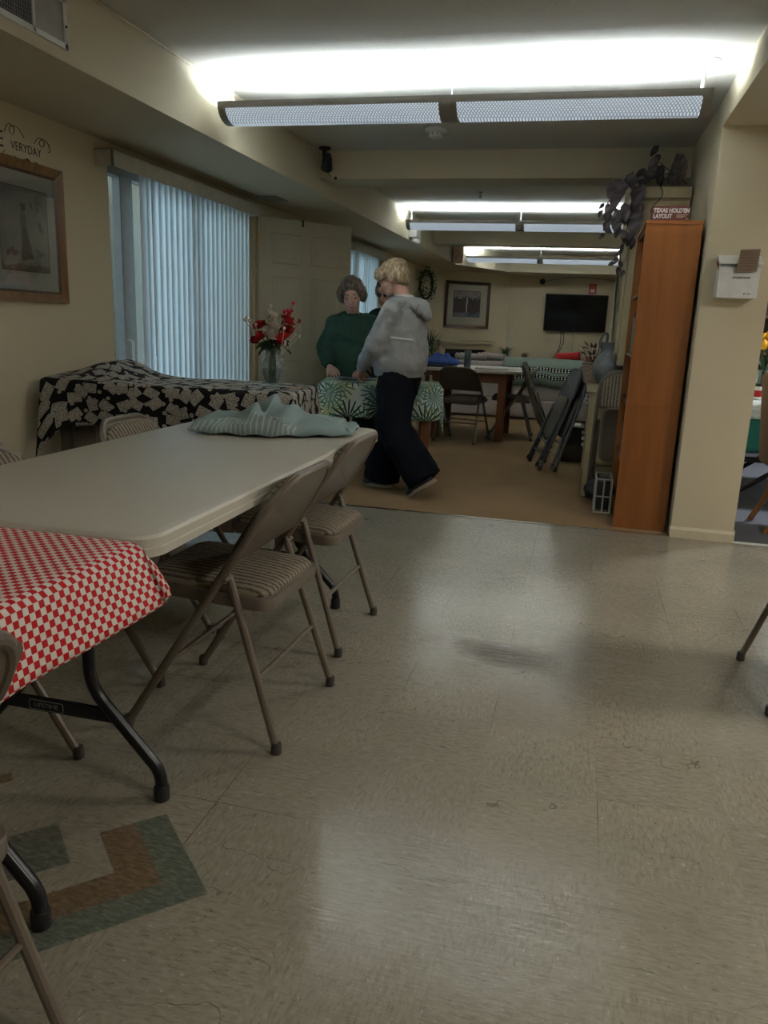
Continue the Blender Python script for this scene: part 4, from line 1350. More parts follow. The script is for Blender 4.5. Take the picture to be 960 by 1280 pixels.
# small vent in the soffit underside
root = empty('soffit_vent', (-2.55, 6.30, ZS), 0, 'small grey slotted vent in the soffit underside above the cream door', 'vent')
b = MB()
for a_, b_, c_, d_ in ((-.09, .09, -.13, -.11), (-.09, .09, .11, .13), (-.09, -.072, -.13, .13), (.072, .09, -.13, .13)): b.bx(a_, b_, c_, d_, -.008, 0, .002)
b.build('border', M_['lampmetal'], root)
b = MB()
for k in range(7): b.bx(-.07, .07, -.10 + k * .033 - .009, -.10 + k * .033 + .009, -.006, -.002, M=None)
b.build('louvre', M_['grey'], root)
# ceiling devices
def detector(x, y, z, name, label, cat, s=1.0):
    root = empty(name, (x, y, z), 0, label, cat)
    b = MB(); b.lathe([(.075 * s, 0), (.075 * s, -.010 * s), (.068 * s, -.014 * s)], n=28); b.build('base', M_['white'], root, True)
    d = MB(); d.lathe([(.052 * s, -.014 * s), (.055 * s, -.028 * s), (.047 * s, -.046 * s), (.030 * s, -.054 * s), (.004, -.056 * s)], n=28); d.build('dome', M_['white'], root, True)
    v = MB()
    for k in range(10):
        a = 2 * PI * k / 10
        v.box((.051 * s * math.cos(a), .051 * s * math.sin(a), -.034 * s), (.006 * s, .014 * s, .008 * s), Matrix.Rotation(0, 4, 'Z'))
    v.build('slots', M_['black'], root)
detector(-1.065, 5.46, ZC, 'smoke_detector', 'white round smoke detector on the ceiling in front of the near beam', 'smoke detector')
detector(-1.10, 12.3, ZC, 'smoke_detector', 'small white smoke detector on the far ceiling, by the last light', 'smoke detector')
root = empty('sprinkler_head', (-1.082, 7.88, ZC), 0, 'small metal sprinkler head on the ceiling beyond the near beam', 'sprinkler')
b = MB(); b.lathe([(.03, 0), (.028, -.006), (.010, -.010), (.008, -.035), (.004, -.05)], n=16); b.build('body', M_['chrome'], root, True)
b = MB(); b.lathe([(.022, -.052), (.022, -.055)], n=16); b.build('deflector', M_['chrome'], root, True)
for s in (-1, 1):
    a = MB(); a.tube([(s * .008, 0, -.012), (s * .016, 0, -.03), (s * .004, 0, -.052)], .003, 6); a.build('arm', M_['chrome'], root, True)
# black spot camera at the beam/soffit corner
root = empty('security_camera', (-1.985, 5.93, ZC), 0, 'black bracket mounted spot camera where the near beam meets the left soffit', 'camera')
b = MB(); b.lathe([(.045, 0), (.045, -.012), (.03, -.022), (.012, -.03)], n=20); b.build('mount', M_['black'], root, True)
b = MB(); b.tube(catmull([(0, 0, -.02), (-.005, -.01, -.05), (.01, -.03, -.075)]), .014, 10); b.build('bracket', M_['black'], root, True)
Mh = Matrix.Translation((.035, -.05, -.115)) @ Euler((.9, .5, 0)).to_matrix().to_4x4()
b = MB(); b.lathe([(.005, .075), (.028, .07), (.036, .04), (.040, -.01), (.046, -.05), (.040, -.055), (.036, -.03), (.004, -.028)], n=20, M=Mh); b.build('housing', M_['black'], root, True)
b = MB(); b.tube(catmull([(.02, -.03, -.12), (.03, -.02, -.17), (.025, .08, -.19)]), .004, 6); b.build('cable', mat('brown_cable', (.10, .035, .02), .5), root, True)
b = MB(); b.sphere((.055, .10, -.195), .012); b.build('button', M_['black'], root, True)
# white emergency box and small tan fixture on the far soffit
root = empty('emergency_light', (XS + .04, 9.35, 2.20), 0, 'small white box with two lamps fixed to the far part of the left soffit', 'emergency light')
b = MB(); b.bx(-.04, .06, -.12, .12, -.07, .07, .008); b.build('housing', M_['white'], root)
for s in (-1, 1):
    b = MB(); b.lathe([(.03, 0), (.04, .03), (.035, .04), (.003, .042)], M=Matrix.Translation((.03, s * .07, -.075)) @ Matrix.Rotation(PI, 4, 'X'), n=16); b.build('lamp', M_['white'], root, True)
root = empty('speaker_box', (-2.00, 12.40, 2.235), .5, 'small pinkish tan box fixed at the far corner of the left soffit', 'speaker')
b = MB(); b.bx(-.10, .07, -.10, .10, -.14, .14, .02); b.build('cabinet', mat('pink_tan_plastic', (.58, .42, .34), .6, var=.25, scale=14), root, True)
b = MB(); b.lathe([(.05, 0), (.045, .008), (.01, .004)], M=Matrix.Translation((.07, 0, -.04)) @ Matrix.Rotation(PI / 2, 4, 'Y')); b.build('cone', M_['taupe'], root, True)
b = MB(); b.lathe([(.03, 0), (.025, .008), (.006, .004)], M=Matrix.Translation((.07, 0, .07)) @ Matrix.Rotation(PI / 2, 4, 'Y')); b.build('tweeter', M_['taupe'], root, True)

# ------------------------------------------------------------------ back wall things
YW = YB
root = empty('television', (-.20, YW - .09, 1.47), 0, 'black flat screen television on the back wall', 'television')
Mt = Matrix.Rotation(.10, 4, 'X')
b = MB(); b.bx(-.545, .545, -.03, .02, -.325, .325, .006, Mt); b.build('housing', M_['black'], root)
b = MB(); b.bx(-.53, .53, -.0315, -.029, -.300, .312, 0, Mt); b.build('screen', M_['screen'], root)
b = MB(); b.lathe([(.010, 0), (.010, .002)], M=Mt @ Matrix.Translation((0, -.031, -.313)) @ Matrix.Rotation(PI / 2, 4, 'X'), n=12); b.build('logo_disc', M_['grey'], root)
text('logo', 'LG', .022, M_['grey'], root, (.032, -.028, -.312), (PI / 2 + .10, 0, 0), .0004)
b = MB(); b.bx(-.15, .15, .0, .085, -.12, .12, .004); b.build('wall_bracket', M_['black'], root)
root = empty('tv_cable', (-.43, YW - .012, 1.15), 0, 'pair of dark cables hanging below the television', 'cable')
for k, dx in enumerate((0, .05)):
    b = MB(); b.tube(catmull([(dx, 0, 0), (dx + .012, -.004, -.2), (dx - .03 - .03 * k, -.006, -.38), (dx - .12, -.01, -.50)]), .007, 6); b.build('wire', M_['black'], root, True)
root = empty('thin_cord', (-.20, YW - .008, 1.15), 0, 'thin grey cord running straight down below the television', 'cable')
b = MB(); b.tube([(0, 0, 0), (-.01, 0, -.5)], .004, 6); b.build('wire', M_['grey'], root)
root = empty('fire_alarm', (.06, YW, 1.90), 0, 'red fire alarm strobe high on the back wall above the television', 'fire alarm')
b = MB(); b.bx(-.065, .065, -.04, 0, -.085, .085, .006); b.build('housing', M_['alarm'], root)
b = MB(); b.bx(-.04, .04, -.06, -.04, -.065, -.01, .006); b.build('strobe', M_['white'], root)
root = empty('dome_camera', (-.83, YW, 2.00), 0, 'round black dome camera high on the back wall', 'camera')
b = MB(); b.lathe([(.055, 0), (.055, .02), (.045, .045), (.02, .06), (.003, .062)], M=Matrix.Rotation(PI / 2, 4, 'X'), n=20); b.build('dome', M_['black'], root, True)
b = MB(); b.tube(catmull([(.05, -.006, 0), (.25, -.006, .05), (.6, -.006, .085), (1.2, -.006, .06), (1.40, -.006, .05)]), .005, 6); b.build('cable', M_['taupe_dark'], root, True)
# thermostat plate
root = empty('light_switch', (-1.34, YW, 1.05), 0, 'small cream switch plate low on the back wall near the corner', 'light switch')
b = MB(); b.bx(-.045, .045, -.008, 0, -.07, .07, .003); b.build('plate', M_['offwhite'], root)
b = MB(); b.bx(-.012, .012, -.016, -.008, -.022, .022, .002); b.build('toggle', M_['offwhite'], root)

# diagonal wall: local frame at the wall
n_ = V((1.40, -1.0, 0)).cross(V((0, 0, 1))); n_ = V((.58, -.814, 0))
dv = V((1.40, 1.0, 0)).normalized()
nv = V((dv.y, -dv.x, 0))
def diag(s, z, off=.002):
    p = V((-2.80, 13.95, z)) + dv * s + nv * off
    return wallM(p.x, p.y, z, nv)
pic2, pr2 = picture(diag(.86, 1.535), .80, .72, .045, M_['darkwood'], M_['mat_cream'], (.53, .44, -.01, .02), print_scene(), 'dark framed landscape print above the fireplace', M_['gold'])
m = diag(.84, 0)
root = empty('fireplace', m.translation, 0, 'cream fireplace mantel with a black firebox below the landscape print', 'fireplace'); root.matrix_world = m
b = MB(); b.bx(-.56, .56, .87, .915, 0, .17, .006); b.bx(-.53, .53, .835, .87, 0, .13, .006); b.build('mantel_shelf', M_['trim'], root)
for s in (-1, 1):
    b = MB(); b.bx(s * .47 - .06, s * .47 + .06, 0, .84, 0, .09, .005); b.build('pilaster', M_['trim'], root)
b = MB(); b.bx(-.42, .42, .76, .84, 0, .085, .004); b.build('frieze', M_['trim'], root)
b = MB(); b.bx(-.41, .41, 0, .76, 0, .05, .003); b.build('firebox', M_['black'], root)
b = MB(); b.bx(-.36, .36, .06, .68, .05, .055); b.build('glass_door', M_['screen'], root)

# wreath on the left end of the diagonal wall
random.seed(11)
m = wallM(-2.64, 13.2, 1.80, (1, -.35, 0))
root = empty('wreath', m.translation, 0, 'dark green wreath of small leaves on the wall behind the woman in grey', 'wreath'); root.matrix_world = m
b = MB(); b.tube([(.20 * math.cos(a), .22 * math.sin(a), .03) for a in [2 * PI * k / 24 for k in range(24)]], .022, 8, closed=True); b.build('ring', M_['leaf'], root, True)
b = MB()
for k in range(330):
    a = random.uniform(0, 2 * PI); rr = random.gauss(0, .045)
    c = V(((.20 + rr) * math.cos(a), (.22 + rr) * math.sin(a), .03 + random.uniform(-.02, .05)))
    Mx = Matrix.Translation(c) @ Euler((random.uniform(-1, 1), random.uniform(-1, 1), random.uniform(0, 6.3))).to_matrix().to_4x4()
    l = random.uniform(.03, .06)
    b.poly([(0, 0, 0), (l * .4, l * .26, .004), (l, 0, .008), (l * .4, -l * .26, .004)], Mx)
o = b.build('foliage', M_['leaf'], root); o['kind'] = 'stuff'
# ------------------------------------------------------------------ glass vase and artificial flowers on the card cloth
VX, VY, VZ = -1.545, 3.84, HT + .008
root = empty('glass_vase', (VX, VY, VZ), 0, 'clear fluted glass vase on the playing card cloth', 'vase')
prof = [(.040, 0), (.044, .006), (.034, .018), (.040, .035), (.056, .080), (.062, .115), (.054, .140), (.038, .156), (.041, .176), (.052, .192)]
b = MB(); b.lathe(prof + [(r - .004, z + .001) for r, z in prof[::-1] if z > .015] , n=48, ripple=(.030, 14), cap=True)
def vase_glass():
    s = NT('vase_glass')
    tr = s.n('ShaderNodeBsdfTransparent'); tr.inputs[0].default_value = (.88, .93, .93, 1)
    gl = s.n('ShaderNodeBsdfGlossy'); gl.inputs['Roughness'].default_value = .08; gl.inputs[0].default_value = (.9, .97, 1, 1)
    lw = s.n('ShaderNodeLayerWeight'); lw.inputs[0].default_value = .45
    df = s.n('ShaderNodeBsdfDiffuse'); df.inputs[0].default_value = (.55, .62, .64, 1)
    ad = s.n('ShaderNodeMixShader'); ad.inputs[0].default_value = .35
    s.t.links.new(gl.outputs[0], ad.inputs[1]); s.t.links.new(df.outputs[0], ad.inputs[2])
    mx = s.n('ShaderNodeMixShader')
    s.t.links.new(s.m2('ADD', s.m2('MULTIPLY', lw.outputs['Facing'], .50), .05), mx.inputs[0])
    s.t.links.new(tr.outputs[0], mx.inputs[1]); s.t.links.new(ad.outputs[0], mx.inputs[2])
    s.t.links.new(mx.outputs[0], s.out.inputs[0])
    return s.m
b.build('vase_body', vase_glass(), root, True, 60)
b = MB(); b.lathe([(.030, .020), (.036, .036), (.050, .080), (.052, .092), (.004, .093)], n=24); b.build('water', glassy('vase_water', (.9, .95, .95), .5), root, True)
# bouquet
random.seed(21)
bq = empty('flower_bouquet', (VX, VY, VZ + .02), 0, 'bunch of red and white artificial flowers with green leaves in the glass vase', 'flowers')
redm = mat('red_petal', (.50, .010, .015), .6, var=.3, scale=60); redd = mat('deep_red_petal', (.30, .006, .010), .6, var=.3, scale=60); wht = mat('white_petal', (.74, .68, .60), .7, var=.1, scale=60)
def rose(c, r, m, tiltx=0, tilty=0):
    mb = MB()
    M0 = Matrix.Translation(V(c)) @ Euler((tiltx, tilty, random.uniform(0, 6))).to_matrix().to_4x4()
    for ring in range(5):
        n = (3, 4, 5, 6, 7)[ring]
        rr = r * (.18 + .20 * ring); hgt = r * (1.05 - .17 * ring)
        for k in range(n):
            a = 2 * PI * (k + .5 * (ring % 2)) / n + random.uniform(-.1, .1)
            w = rr * 2.3 * PI / n * .62
            P = []
            for j in range(4):
                v = j / 3
                row = []
                for i in range(5):
                    u = i / 4 - .5
                    ww = w * math.sin(PI * (.28 + .58 * v)) * 1.1
                    out = rr * (.35 + .75 * v ** (1.6 - .2 * ring)) - abs(u) ** 2 * rr * .9
                    x, y, z = out, u * 2 * ww, hgt * v * .9 - r * .3
                    row.append((x * math.cos(a) - y * math.sin(a), x * math.sin(a) + y * math.cos(a), z))
                P.append(row)
            mb.grid(P, M=M0)
    return mb.build('bloom', m, bq, True, 180)
blooms = [((-.060, -.015, .235), .044, redm, -.5, -.4), ((-.085, .02, .290), .036, redm, 0, -.7), ((-.050, .03, .300), .032, redd, 0, -.2), ((-.095, -.01, .215), .026, redd, 0, -.9),
          ((.060, -.01, .240), .034, redm, -.4, .4), ((.075, .0, .275), .036, redd, -.2, .5), ((.085, .01, .310), .030, redm, 0, .5), ((.062, .02, .335), .028, redm, 0, .3), ((.100, .0, .265), .024, redd, 0, .9),
          ((.004, -.045, .250), .044, wht, -.7, 0), ((.014, -.03, .300), .044, wht, -.5, 0), ((.0, -.02, .340), .034, wht, -.4, -.1), ((.045, -.02, .215), .032, redm, -.7, .2)]
for c, r, m, tx, ty in blooms: rose(c, r, m, tx, ty)
# sprays of little red and white florets
for (c0, n, m, sp) in (((.115, .0, .335), 5, redd, .022), ((.092, .0, .365), 6, redm, .018), ((.022, .01, .345), 16, wht, .026), ((-.115, .0, .285), 8, wht, .022), ((.09, -.02, .235), 6, wht, .03), ((.142, 0, .315), 1, redd, .003)):
    mb = MB()
    for k in range(n):
        p = V(c0) + V((random.gauss(0, sp), random.gauss(0, sp), random.gauss(0, sp)))
        r = random.uniform(.006, .010)
        mb.sphere(p, r, u=8, v=6)
        mb.tube([p, V((c0[0] * .6, c0[1], c0[2] - .09))], .0012, 5)
    mb.build('floret_spray', m, bq, True, 60)
for k in range(9):
    a = 2 * PI * k / 9
    mb = MB(); top = blooms[k % len(blooms)][0]
    mb.tube(catmull([(.016 * math.cos(a), .016 * math.sin(a), .0), (.012 * math.cos(a), .012 * math.sin(a), .14), (top[0] * .8, top[1], top[2] - .015)], 5), .003, 6)
    mb.build('stem', M_['leaf'], bq, True)
for k in range(16):
    a = random.uniform(0, 2 * PI); l = random.uniform(.05, .09); el = random.uniform(-.35, .5)
    if k == 0: a, l, el = 0.1, .095, -.25
    if k == 1: a, l, el = PI, .085, -.15
    mb = MB()
    P = []
    for i in range(7):
        t = i / 6; w = .020 * math.sin(PI * t ** .8) + .0005
        P.append([(t * l, s * w, .012 * abs(s) - .03 * t * t) for s in (-1, -.5, 0, .5, 1)])
    mb.grid(P, M=Matrix.Translation((.012 * math.cos(a), .012 * math.sin(a), .185 + random.uniform(-.01, .03))) @ Euler((0, -el, a)).to_matrix().to_4x4())
    mb.build('leaf', M_['leaf_mid'] if k < 2 else M_['leaf'], bq, True, 180)

# ------------------------------------------------------------------ wooden table with white top far back and what lies on it
TX, TY = -1.12, 8.62
root = empty('dining_table', (TX, TY, 0), 0, 'wooden table with a white top in front of the beige sofa', 'table')
HT2 = .735
t = MB(); t.prism(rounded_rect(-.53, .53, -.48, .48, .03), HT2 - .028, HT2, 'z', None, .005); t.build('tabletop', mat('white_laminate', (.66, .64, .58), .35), root, True, 40)
t = MB(); t.prism(rounded_rect(-.525, .525, -.475, .475, .03), HT2 - .036, HT2 - .0285, 'z'); t.build('edge_band', M_['tablewood'], root)
a = MB()
for s in (-1, 1): a.bx(-.40, .40, s * .36 - .012, s * .36 + .012, HT2 - .135, HT2 - .036); a.bx(s * .34 - .012, s * .34 + .012, -.36, .36, HT2 - .135, HT2 - .036)
a.build('apron', M_['tablewood'], root)
for sx in (-1, 1):
    for sy in (-1, 1):
        l = MB(); l.prism([(-.04, -.04), (.04, -.04), (.04, .04), (-.04, .04)], 0, HT2 - .03, 'z', Matrix.Translation((sx * .34, sy * .36, 0)), .005); l.build('leg', M_['tablewood'], root)
# blue cloth heap on a dark tray
b = MB(); b.bx(-.17, .17, -.12, .12, 0, .012, .004); b.bx(-.17, .17, -.12, -.108, .0, .03, .003); b.bx(-.17, .17, .108, .12, 0, .03, .003); b.bx(-.17, -.158, -.12, .12, 0, .03, .003); b.bx(.158, .17, -.12, .12, 0, .03, .003)
o = b.build('tray', mat('dark_blue_tray', (.015, .02, .04), .4)); o.location = (-1.47, 8.36, HT2 + .001); tag(o, 'dark flat tray under the blue cloth on the wooden table', 'tray')
mb = MB(); P = []
for j in range(25):
    row = []
    for i in range(33):
        u, v = i / 32, j / 24
        bell = (math.sin(PI * u) * math.sin(PI * v)) ** .6 if 0 < u < 1 and 0 < v < 1 else 0
        q = V((u * 4, v * 3, .7))
        row.append((-.19 + .38 * u, -.10 + .20 * v + .02 * noise.noise(q * 1.5), .004 + bell * (.075 + .05 * noise.noise(q * 1.4) + .03 * abs(math.sin(9 * u + 4 * v)))))
    P.append(row)
mb.grid(P); o = mb.build('blue_cloth', mat('royal_blue_cloth', (.035, .075, .30), .85, var=.25, scale=12), None, True, 180); solid(o, .005, 0)
o.location = (-1.44, 8.36, HT2 + .032); tag(o, 'crumpled royal blue cloth heaped at the left of the wooden table', 'cloth')
root = empty('drink_can', (-1.165, 8.30, HT2 + .001), 0, 'tall grey blue insulated drink bottle standing on the wooden table', 'bottle')
b = MB(); b.lathe([(.030, 0), (.034, .004), (.036, .02), (.036, .145), (.033, .155)], n=24); b.build('body', mat('grey_blue_metal', (.12, .16, .19), .35, .6, var=.3, scale=12), root, True, 50)
b = MB(); b.lathe([(.034, .155), (.038, .158), (.038, .178), (.030, .186), (.004, .187)], n=24); b.build('lid', M_['grey'], root, True, 50)
for k, (x, y, rz, w, d, z, lb) in enumerate(((-.92, 8.40, .1, .34, .24, .012, 'wide sheet of pale paper lying flat near the front edge of the wooden table'), (-.72, 8.55, -.2, .22, .28, .006, 'white paper at the right end of the wooden table top'))):
    b = MB(); b.prism([(-w / 2, -d / 2), (w / 2, -d / 2), (w / 2, d / 2), (-w / 2, d / 2)], 0, z, 'z', None, .001)
    o = b.build('paper', mat('pale_paper', (.52, .47, .44) if k == 0 else (.66, .65, .62), .8)); o.location = (x, y, HT2 + .001 + .002 * k); o.rotation_euler = (0, 0, rz); tag(o, lb, 'paper')

# ------------------------------------------------------------------ sofa (its back towards the viewer), throw, cushions
SX0, SX1, SY = -1.80, .16, 10.45
root = empty('sofa', ((SX0 + SX1) / 2, SY + .45, 0), 0, 'long beige upholstered sofa behind the wooden table', 'sofa')
w = (SX1 - SX0) / 2
def soft(name, x0, x1, y0, y1, z0, z1, r, parent, m=M_['sofa']):
    b = MB(); b.bx(x0, x1, y0, y1, z0, z1, 0)
    bmesh.ops.bevel(b.bm, geom=b.bm.edges[:], offset=r, segments=4, affect='EDGES', profile=.5)
    return b.build(name, m, parent, True, 60)
soft('base', -w, w, -.44, .42, .05, .27, .02, root)
bk = soft('back', -w, w, -.45, -.22, .25, .73, .05, root)
soft('lower_back', -w + .005, w - .005, -.455, -.25, .03, .255, .015, root)
for s in (-1, 1):
    soft('arm', s * w - (.20 if s > 0 else 0), s * w + (.20 if s < 0 else 0), -.42, .44, .05, .60, .06, root)
for k in range(3):
    x0 = -w + .2 + k * (2 * w - .4) / 3
    soft('seat_cushion', x0 + .005, x0 + (2 * w - .4) / 3 - .005, -.22, .43, .27, .43, .04, root)
    soft('back_cushion', x0 + .005, x0 + (2 * w - .4) / 3 - .005, -.24, -.06, .40, .755, .06, root)
for sx in (-1, 1):
    for yy in (-.38, .36):
        b = MB(); b.bx(sx * (w - .06) - .025, sx * (w - .06) + .025, yy - .025, yy + .025, 0, .06, .004); b.build('foot', M_['darkwood'], root)
# crochet throw over the back
P, UV = [], []
path = [(-.478, .455), (-.474, .60), (-.466, .70), (-.44, .752), (-.38, .768), (-.30, .770), (-.22, .780), (-.12, .782), (-.03, .755), (-.02, .62), (-.018, .52)]
lens = [0]
for a_, b_ in zip(path, path[1:]): lens.append(lens[-1] + math.hypot(b_[0] - a_[0], b_[1] - a_[1]))
nx = 40
for i, (yy, zz) in enumerate(path):
    row, ur = [], []
    for k in range(nx + 1):
        x = -1.0 + 1.02 * k / nx
        sag = (.012 * math.sin(x * 9) + .008 * math.sin(x * 23)) * (1 if i < 2 else .3)
        row.append((x, SY + .45 + yy + .004 * math.sin(x * 40), zz + sag)); ur.append(((k / nx) * 1.0, 1 - lens[i] / .38))
    P.append(row); UV.append([(u, 1 - v) for u, v in ur])
UV = [[(u, 1 - lens[i] / .36 if lens[i] < .36 else 0) for (u, v) in row] for i, row in enumerate(UV)]
mb = MB(); mb.grid(P, UV); o = mb.build('throw_blanket', M_['afghan'], None, True, 180); solid(o, .012, 1)
tag(o, 'sage crocheted throw with black and white shell rows over the sofa back', 'blanket')
def cushion(name, c, size, m, label, rot=(0, 0, 0)):
    mb = MB(); P = []
    for side in (1, -1):
        rows = []
        for j in range(13):
            row = []
            for i in range(13):
                u, v = i / 6 - 1, j / 6 - 1
                th = (max(0, 1 - u ** 4) * max(0, 1 - v ** 4)) ** .5
                pin = 1 - .06 * (1 - abs(u)) * abs(v) ** 3
                row.append((u * size[0] / 2 * (1 - .06 * (1 - v * v)), side * th * size[1] / 2, v * size[2] / 2 * (1 - .06 * (1 - u * u))))
            rows.append(row)
        mb.grid(rows)
    bmesh.ops.remove_doubles(mb.bm, verts=mb.bm.verts[:], dist=.001)
    o = mb.build(name, m, None, True, 180); o.location = c; o.rotation_euler = rot
    return tag(o, label, 'cushion')
cushion('cushion', (-.19, SY + .46, .76 + .062), (.34, .20, .12), M_['red'], 'red cushion lying along the top of the sofa back by the throw', (0, -.10, 0))
for k, (x, z, l, lb) in enumerate(((-1.45, .775, .36, 'beige bolster lying on the left part of the sofa back'), (-1.18, .790, .34, 'pale bolster on the sofa back behind the drink bottle'))):
    b = MB(); b.cap((-l / 2 + .05, 0, 0), .045, (l / 2 - .05, 0, 0), .048); b.sphere((-l / 2, 0, 0), (.03, .042, .042)); b.sphere((l / 2, 0, 0), (.03, .042, .042))
    o = b.build('bolster', M_['sofa'], None, True, 60); o.location = (x, SY + .15 + .08 * k, z); o.rotation_euler = (0, .03, .05); tag(o, lb, 'cushion')

# plants: pot and blades / leaves are parts of one thing
def grass_plant(x, y, z, h, spread, n, label, m, pot=(.09, .16), potm=None, seed=1):
    random.seed(seed)
    root = empty('potted_grass', (x, y, z), 0, label, 'plant')
    b = MB(); r, ph = pot
    b.lathe([(r * .7, 0), (r * .78, .01), (r, ph), (r * 1.06, ph), (r * 1.06, ph + .012), (r * .9, ph + .012), (r * .88, ph - .01), (.004, ph - .012)], n=20); b.build('pot', potm or M_['taupe_dark'], root, True, 40)
    b = MB()
    for k in range(n):
        a = random.uniform(0, 2 * PI); l = h * random.uniform(.55, 1.05); out = spread * random.uniform(.2, 1)
        c = V((random.uniform(-.5, .5) * r, random.uniform(-.5, .5) * r, ph - .01))
        P = []
        for i in range(6):
            t = i / 5; w = .006 * (1 - t) + .0006
            p = c + V((math.cos(a) * out * t ** 1.6, math.sin(a) * out * t ** 1.6, l * t - .25 * l * t ** 3))
            q = V((-math.sin(a), math.cos(a), 0)) * w
            P.append([p - q, p + q])
        b.grid(P)
    o = b.build('blades', m, root); o['kind'] = 'stuff'
    return root
b = MB(); b.bx(-.55, .55, -.14, .14, .62, .65, .004)
for s in (-1, 1):
    for yy in (-.1, .1): b.bx(s * .5 - .02, s * .5 + .02, yy - .02, yy + .02, 0, .62, .003)
o = b.build('console_table', M_['tablewood'], None); o.location = (-1.0, 11.75, 0); tag(o, 'narrow brown console table behind the sofa holding the plants', 'table')
grass_plant(-1.10, 11.75, .651, .22, .22, 130, 'low pale green grassy plant seen above the sofa back', mat('pale_grass', (.10, .15, .07), .6, var=.3), pot=(.07, .10), seed=5)
grass_plant(-.82, 11.75, .651, .15, .12, 60, 'small reddish grassy plant beside the green one above the sofa back', mat('red_grass', (.20, .10, .07), .6, var=.3), pot=(.05, .08), seed=6)
b = MB(); b.lathe([(.17, 0), (.17, .02), (.03, .04), (.03, .50), (.16, .52), (.16, .54), (.004, .54)], n=24); o = b.build('plant_stand', M_['darkwood'], None, True, 40); o.location = (-2.02, 10.6, 0); tag(o, 'round dark pedestal stand carrying the dark spiky plant', 'plant stand')
grass_plant(-2.02, 10.6, .541, .60, .26, 110, 'dark spiky plant with pale flowers behind the woman in grey', M_['leaf'], pot=(.10, .14), seed=8)
random.seed(9)
pl = [o for o in COL.objects if o.name.startswith('potted_grass')][-1]
b = MB()
for k in range(60):
    p = V((random.gauss(.05, .09), random.gauss(-.05, .07), random.uniform(.12, .40)))
    b.sphere(p, random.uniform(.006, .013), u=6, v=5)
o = b.build('pale_flowers', mat('dry_pale_flower', (.22, .20, .13), .8, var=.4), pl); o['kind'] = 'stuff'

# ------------------------------------------------------------------ cream cabinet with hutch (front faces the room, -x)
HX0, HX1, HY0, HY1 = .075, .585, 5.745, 6.95
root = empty('hutch_cabinet', ((HX0 + HX1) / 2, (HY0 + HY1) / 2, 0), 0, 'tall cream painted cabinet with a hutch top standing against the right wall', 'cabinet')
cx, cy = (HX0 + HX1) / 2, (HY0 + HY1) / 2
def hb(name, x0, x1, y0, y1, z0, z1, bev=.003, m=None):
    b = MB(); b.bx(x0 - cx, x1 - cx, y0 - cy, y1 - cy, z0, z1, bev); return b.build(name, m or M_['hutch'], root)
hb('side_panel', HX0 + .02, HX1, HY0 + .002, HY0 + .022, .06, .745); hb('side_panel', HX0 + .02, HX1, HY1 - .022, HY1 - .002, .06, .745)
for yy in (HY0, HY1 - .055): hb('front_stile', HX0, HX0 + .055, yy, yy + .055, 0, .745, .005)
for yy in (HY0, HY1 - .05): hb('back_post', HX1 - .05, HX1, yy, yy + .05, 0, .745)
hb('base_shelf', HX0 + .02, HX1, HY0 + .02, HY1 - .02, .08, .10)
hb('back_panel', HX1 - .02, HX1 - .008, HY0 + .02, HY1 - .02, .08, .745)
hb('worktop', HX0 - .025, HX1, HY0 - .02, HY1 + .02, .745, .772, .006)
for k in range(3):
    y0_ = HY0 + .06 + k * (HY1 - HY0 - .12) / 3; y1_ = y0_ + (HY1 - HY0 - .12) / 3 - .006
    d = hb('door', HX0 + .004, HX0 + .024, y0_, y1_, .12, .56)
    b = MB(); b.lathe([(.006, 0), (.006, .012), (.014, .018), (.012, .028), (.002, .03)], M=Matrix.Translation((HX0 + .004 - cx, y0_ + .05 - cy, .36)) @ Matrix.Rotation(-PI / 2, 4, 'Y'), n=14); b.build('knob', M_['white'], d, True)
    d = hb('drawer', HX0 + .004, HX0 + .024, y0_, y1_, .58, .73)
    b = MB(); b.lathe([(.006, 0), (.006, .012), (.014, .018), (.012, .028), (.002, .03)], M=Matrix.Translation((HX0 + .004 - cx, (y0_ + y1_) / 2 - cy, .655)) @ Matrix.Rotation(-PI / 2, 4, 'Y'), n=14); b.build('knob', M_['white'], d, True)
UX = .235
hb('hutch_side', UX, HX1, HY0 + .01, HY0 + .035, .94, 2.02); hb('hutch_side', UX, HX1, HY1 - .035, HY1 - .01, .94, 2.02)
hb('hutch_back', HX1 - .02, HX1 - .008, HY0 + .03, HY1 - .03, .772, 2.02)
hb('hutch_shelf', UX, HX1 - .02, HY0 + .03, HY1 - .03, .94, .965)
for z in (1.28, 1.64): hb('hutch_shelf', UX + .02, HX1 - .02, HY0 + .03, HY1 - .03, z, z + .02)
hb('hutch_bracket', HX1 - .16, HX1 - .02, HY0 + .01, HY0 + .035, .772, .94); hb('hutch_bracket', HX1 - .16, HX1 - .02, HY1 - .035, HY1 - .01, .772, .94)
hb('hutch_top', UX - .01, HX1, HY0 + .0, HY1, 2.02, 2.045)
b = MB(); pr_ = [(0, 2.03), (-.012, 2.035), (-.02, 2.06), (-.045, 2.082), (-.045, 2.098), (HX1 - UX, 2.098), (HX1 - UX, 2.03)]
b.prism([(x + UX - cx, z) for x, z in pr_], HY0 - .025 - cy, HY1 + .02 - cy, 'y'); b.build('crown_moulding', M_['hutch'], root)
